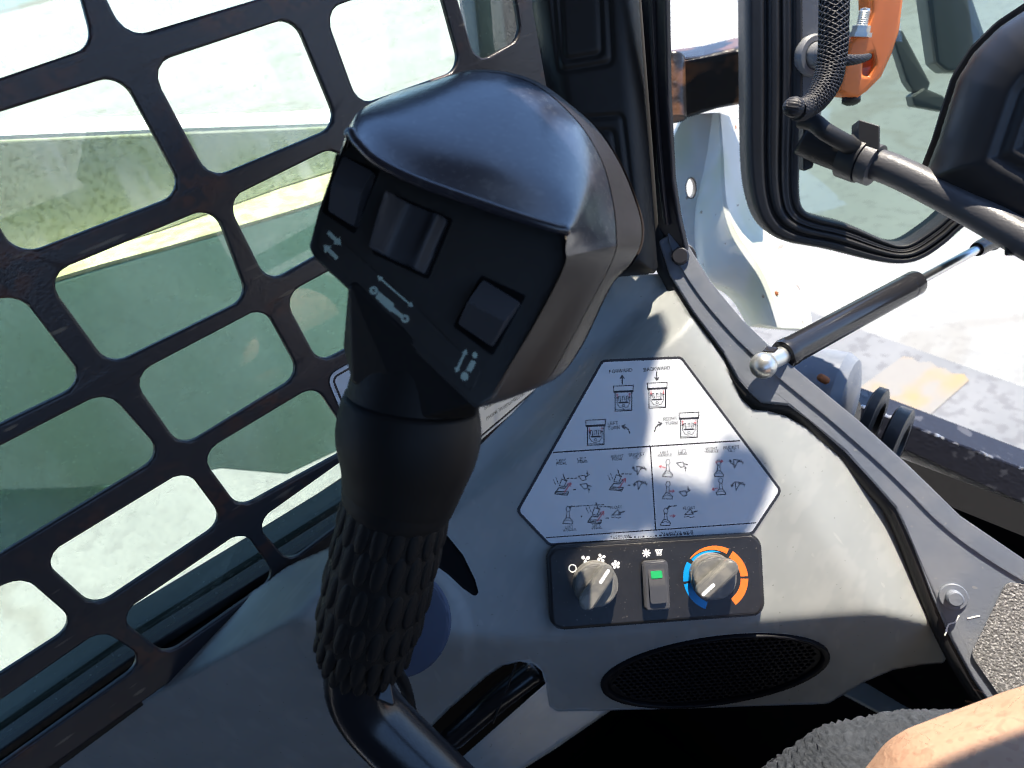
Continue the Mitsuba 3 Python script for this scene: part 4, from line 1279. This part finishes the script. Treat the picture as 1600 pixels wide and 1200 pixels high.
def sarrow(x0, y0, x1, y1, w, hw, hl):
    a = math.atan2(y1 - y0, x1 - x0); c_, s_ = math.cos(a), math.sin(a)
    L = math.hypot(x1 - x0, y1 - y0)
    q = [(0, -w), (L - hl, -w), (L - hl, -hw), (L, 0), (L - hl, hw), (L - hl, w), (0, w)]
    return fq(*[(x0 + u * c_ - v * s_, y0 + u * s_ + v * c_) for u, v in q], h=0.001)


sy.append(sarrow(513, 363, 533, 383, 3.0, 7.5, 10))
sy.append(sarrow(527, 404, 506, 383, 3.0, 7.5, 10))
sy.append(sarrow(618, 456, 590, 431, 1.3, 4.5, 8)); sy.append(sarrow(618, 456, 646, 480, 1.3, 4.5, 8))
for (x_, y_) in ((584, 454), (633, 498)):
    sy.append(Polygon(JF.px([(x_ + 6.5 * math.cos(t), y_ + 6.5 * math.sin(t)) for t in np.linspace(0, 6.28, 20)[:-1]], 0.001)).difference(Polygon(JF.px([(x_ + 2.4 * math.cos(t), y_ + 2.4 * math.sin(t)) for t in np.linspace(0, 6.28, 12)[:-1]], 0.001))))
sy.append(fq((592, 455), (616, 475), (611, 488), (587, 465), h=0.001)); sy.append(fq((613, 478), (630, 492), (627, 497), (610, 485), h=0.001))
sy.append(sarrow(721, 563, 729, 546, 2.0, 5, 7)); sy.append(sarrow(721, 563, 712, 582, 2.0, 5, 7))
sy.append(fq((737, 562), (744, 566), (736, 582), (728, 578), h=0.001)); sy.append(Polygon(JF.px([(742 + 4 * math.cos(t), 555 + 5 * math.sin(t)) for t in np.linspace(0, 6.28, 14)[:-1]], 0.001)))
sy.append(Polygon(JF.px([(726 + 6 * math.cos(t), 588 + 7 * math.sin(t)) for t in np.linspace(0, 6.28, 14)[:-1]], 0.001)))
for q in polys(unary_union(sy)):
    obj('symbol', plate(JF, q, 0.0010, 0.0013), 'pale_print', joy, smooth=False)


def rocker(q, slotq, tilt_, top=0.009):
    sl_ = rnd(fq(*slotq), 0.0008)
    q = list(q)
    k = obj('rocker_switch', plate(JF, sl_, 0.0, 0.0006), 'dark_void', joy, smooth=False)
    r_ = rnd(fq(*q, h=top), 0.0008)
    c_ = np.array(r_.centroid.coords[0])
    ax_ = unit(JF.px([q[3]])[0] - JF.px([q[0]])[0])
    obj('paddle', relief(JF, r_, lambda a, b: top + tilt_ * np.abs((a - c_[0]) * ax_[0] + (b - c_[1]) * ax_[1]) - 0.002 * 0, 0.0015, top), 'rocker_black', k, smooth=20)


rocker([(530, 238), (578, 264), (547, 350), (508, 326)], [(526, 240), (594, 266), (554, 366), (504, 332)], -0.35, 0.009)
rocker([(752, 434), (810, 470), (764, 540), (712, 504)], [(752, 430), (822, 462), (770, 556), (708, 510)], -0.5, 0.0115)
# thumb paddle: two ridges with a hollow between
tq = fq((606, 300), (696, 338), (660, 426), (578, 388), h=0.008)
k = obj('thumb_roller', plate(JF, tq.buffer(0.0012), 0.0, 0.0006), 'dark_void', joy, smooth=False)
e1_ = unit(JF.px([(700, 336)])[0] - JF.px([(610, 298)])[0]); o_ = JF.px([(594, 343)])[0]
wd = np.linalg.norm(JF.px([(700, 336)])[0] - JF.px([(610, 298)])[0])


def hroll(a, b):
    t = ((a - o_[0]) * e1_[0] + (b - o_[1]) * e1_[1]) / wd
    return 0.010 * np.exp(-((t - 0.07) / 0.16) ** 2) + 0.0045 * np.exp(-((t - 0.86) / 0.10) ** 2) + 0.0015


obj('paddle', relief(JF, rnd(tq, 0.001), hroll, 0.0011, 0.01, back=0.0), 'rocker_black', k, smooth=True)

# neck, collar, grip: elliptical rings along the axis (px, py, depth, radius in px)
GA = [(690, 480, .326, 92), (668, 545, .328, 96), (650, 600, .330, 100), (643, 638, .332, 104)]


def axis_rings(ctrl, n, m=48, sq=1.0):
    c_ = np.array([at(x, y, d) for x, y, d, _ in ctrl]); r_ = np.array([rp2 * d / FPX for _, _, d, rp2 in ctrl])
    cc = crv(c_, n); rr_ = crv(r_[:, None], n)[:, 0]
    _, u, v = frames(cc)
    a = np.linspace(0, 2 * np.pi, m, endpoint=False)
    return cc, rr_, cc[:, None] + rr_[:, None, None] * (np.cos(a)[None, :, None] * u[:, None] + np.sin(a)[None, :, None] * v[:, None])


_, _, rg = axis_rings(GA, 14)
obj('neck', loft(rg), 'grip_rubber', joy, smooth=True)
# faceted front of the neck under the face
nk = [at(556, 452, .302), at(742, 622, .302), at(736, 640, .312), at(640, 652, .308), at(560, 590, .314), at(548, 540, .318), at(700, 560, .33)]
obj('neck_front', hull(nk, 0.003), 'grip_rubber', joy, smooth=30)
GB = [(644, 622, .331, 104), (641, 650, .333, 111), (639, 680, .335, 113), (636, 710, .338, 108), (631, 742, .341, 97.5), (625, 768, .344, 91), (621, 782, .345, 88), (619, 790, .346, 82)]
_, _, rg = axis_rings(GB, 20)
obj('collar', loft(rg), 'grip_rubber', joy, smooth=True)
GC = [(626, 755, .342, 85), (617, 800, .347, 82), (606, 850, .353, 82), (594, 900, .359, 82), (583, 945, .365, 80), (574, 985, .371, 75), (568, 1012, .375, 63), (565, 1024, .377, 54)]
gc_, gr_, rg = axis_rings(GC, 40)
obj('grip', loft(rg), 'grip_rubber', joy, smooth=True)
# raised finger ribs in rows round the grip
_, gu, gvv = frames(gc_)
base_rib = trimesh.creation.icosphere(2, 1.0)
rib_rng = np.random.default_rng(12)
L_tot = np.linalg.norm(gc_[-1] - gc_[0])
for rowi in range(6):
    t = 0.16 + rowi * 0.146
    i = int(np.clip(t * 39, 0, 38))
    tang = unit(gc_[i + 1] - gc_[i])
    for s in range(19):
        a = 2 * math.pi * (s + 0.5 * (rowi % 2)) / 19 + 0.04 * rowi
        nrm = math.cos(a) * gu[i] + math.sin(a) * gvv[i]
        if nrm @ (C - gc_[i]) < -0.35 * np.linalg.norm(C - gc_[i]):
            continue
        side = np.cross(tang, nrm)
        tt = unit(tang + 0.10 * nrm + 0.05 * side)
        v = np.sign(base_rib.vertices) * np.abs(base_rib.vertices) ** np.array([0.8, 1, 1]) * np.array([0.0112 * (0.95 + 0.1 * rib_rng.random()), 0.0035, 0.0022])
        ctr = gc_[i] + nrm * (gr_[i] - 0.0009)
        obj('finger_rib', trimesh.Trimesh(ctr + v[:, :1] * tt + v[:, 1:2] * side + v[:, 2:3] * nrm, base_rib.faces, process=False), 'grip_rubber', joy, smooth=True)
# bent stalk
sp_ = crv([at(566, 1000, .377), at(560, 1040, .380), at(561, 1078, .383), at(578, 1112, .386), at(612, 1150, .388), at(690, 1226, .392), at(800, 1336, .398)], 60)
obj('stalk', tube(sp_, 0.0172, 32), 'stalk_paint', joy, smooth=True)
obj('weld_gusset', hull([at(604, 1052, .372), at(592, 1090, .368), at(612, 1098, .37)], 0.0016), 'stalk_paint', joy, smooth=True)
obj('cable', tube(crv([at(612, 1036, .395), at(622, 1052, .41), at(634, 1075, .42), at(642, 1110, .43), at(648, 1150, .44)], 24), 0.0034, 12), 'trim_black', joy, smooth=True)

# ================================================================== THE OPERATOR
per = thing('person', 'person with a bare bent limb beside dark grey knitted cloth, lower right corner', 'person')


def jb(px, py, d, rpx):
    return (at(px, py, d), rpx * d / FPX)


J = {'a': jb(1900, 1240, .36, 200), 'b': jb(1700, 1268, .36, 190), 'c': jb(1608, 1288, .362, 178), 'd': jb(1510, 1288, .366, 148), 'e': jb(1446, 1306, .372, 116), 'f': jb(1420, 1480, .40, 120)}
obj('limb', blob(J, [('a', 'b'), ('b', 'c'), ('c', 'd'), ('d', 'e'), ('e', 'f')], 0.004, 12), 'skin', per, smooth=True, label='bare skin with fine dark hairs')
K = {'a': jb(1540, 1250, .44, 130), 'b': jb(1440, 1222, .44, 104), 'c': jb(1345, 1246, .445, 110), 'd': jb(1292, 1306, .45, 126), 'e': jb(1250, 1480, .47, 130)}
cm = blob(K, [('a', 'b'), ('b', 'c'), ('c', 'd'), ('d', 'e')], 0.0025, 10)
vn = cm.vertex_normals
axk = unit(K['c'][0] - K['b'][0])
u_ = (np.asarray(cm.vertices) - K['a'][0]) @ axk
wv = meshkit.noise(np.asarray(cm.vertices) * 60, 3) * 0.012
cm.vertices = np.asarray(cm.vertices) + vn * (0.0011 * np.sin((u_ + wv) * 1400))[:, None] + vn * (0.0004 * (meshkit.noise(np.asarray(cm.vertices) * 500, 5) - 0.5))[:, None]
obj('sleeve', cm, 'cloth', per, smooth=True, label='dark grey knitted cloth')
hr_ = np.random.default_rng(21)
hairs = []
for _ in range(20):
    px = 1380 + 220 * hr_.random()
    k_ = hr_.random()
    yt = np.interp(px, [1380, 1433, 1483, 1533, 1600], [1165, 1132, 1115, 1094, 1068])
    base = at(px, yt + 2 + 40 * k_ * k_, .352 + .006 * k_)
    tip = base + R * hr_.normal(-0.004, 0.006) - D * (0.003 + 0.004 * hr_.random()) - FW * 0.002
    mid = (base + tip) / 2 + R * hr_.normal(0, 0.0015)
    hairs.append(tube(np.array([base, mid, tip]), [0.00004, 0.00004, 0.00002], 4))
obj('hair', trimesh.util.concatenate(hairs), 'hair', per, smooth=False, kind='stuff')
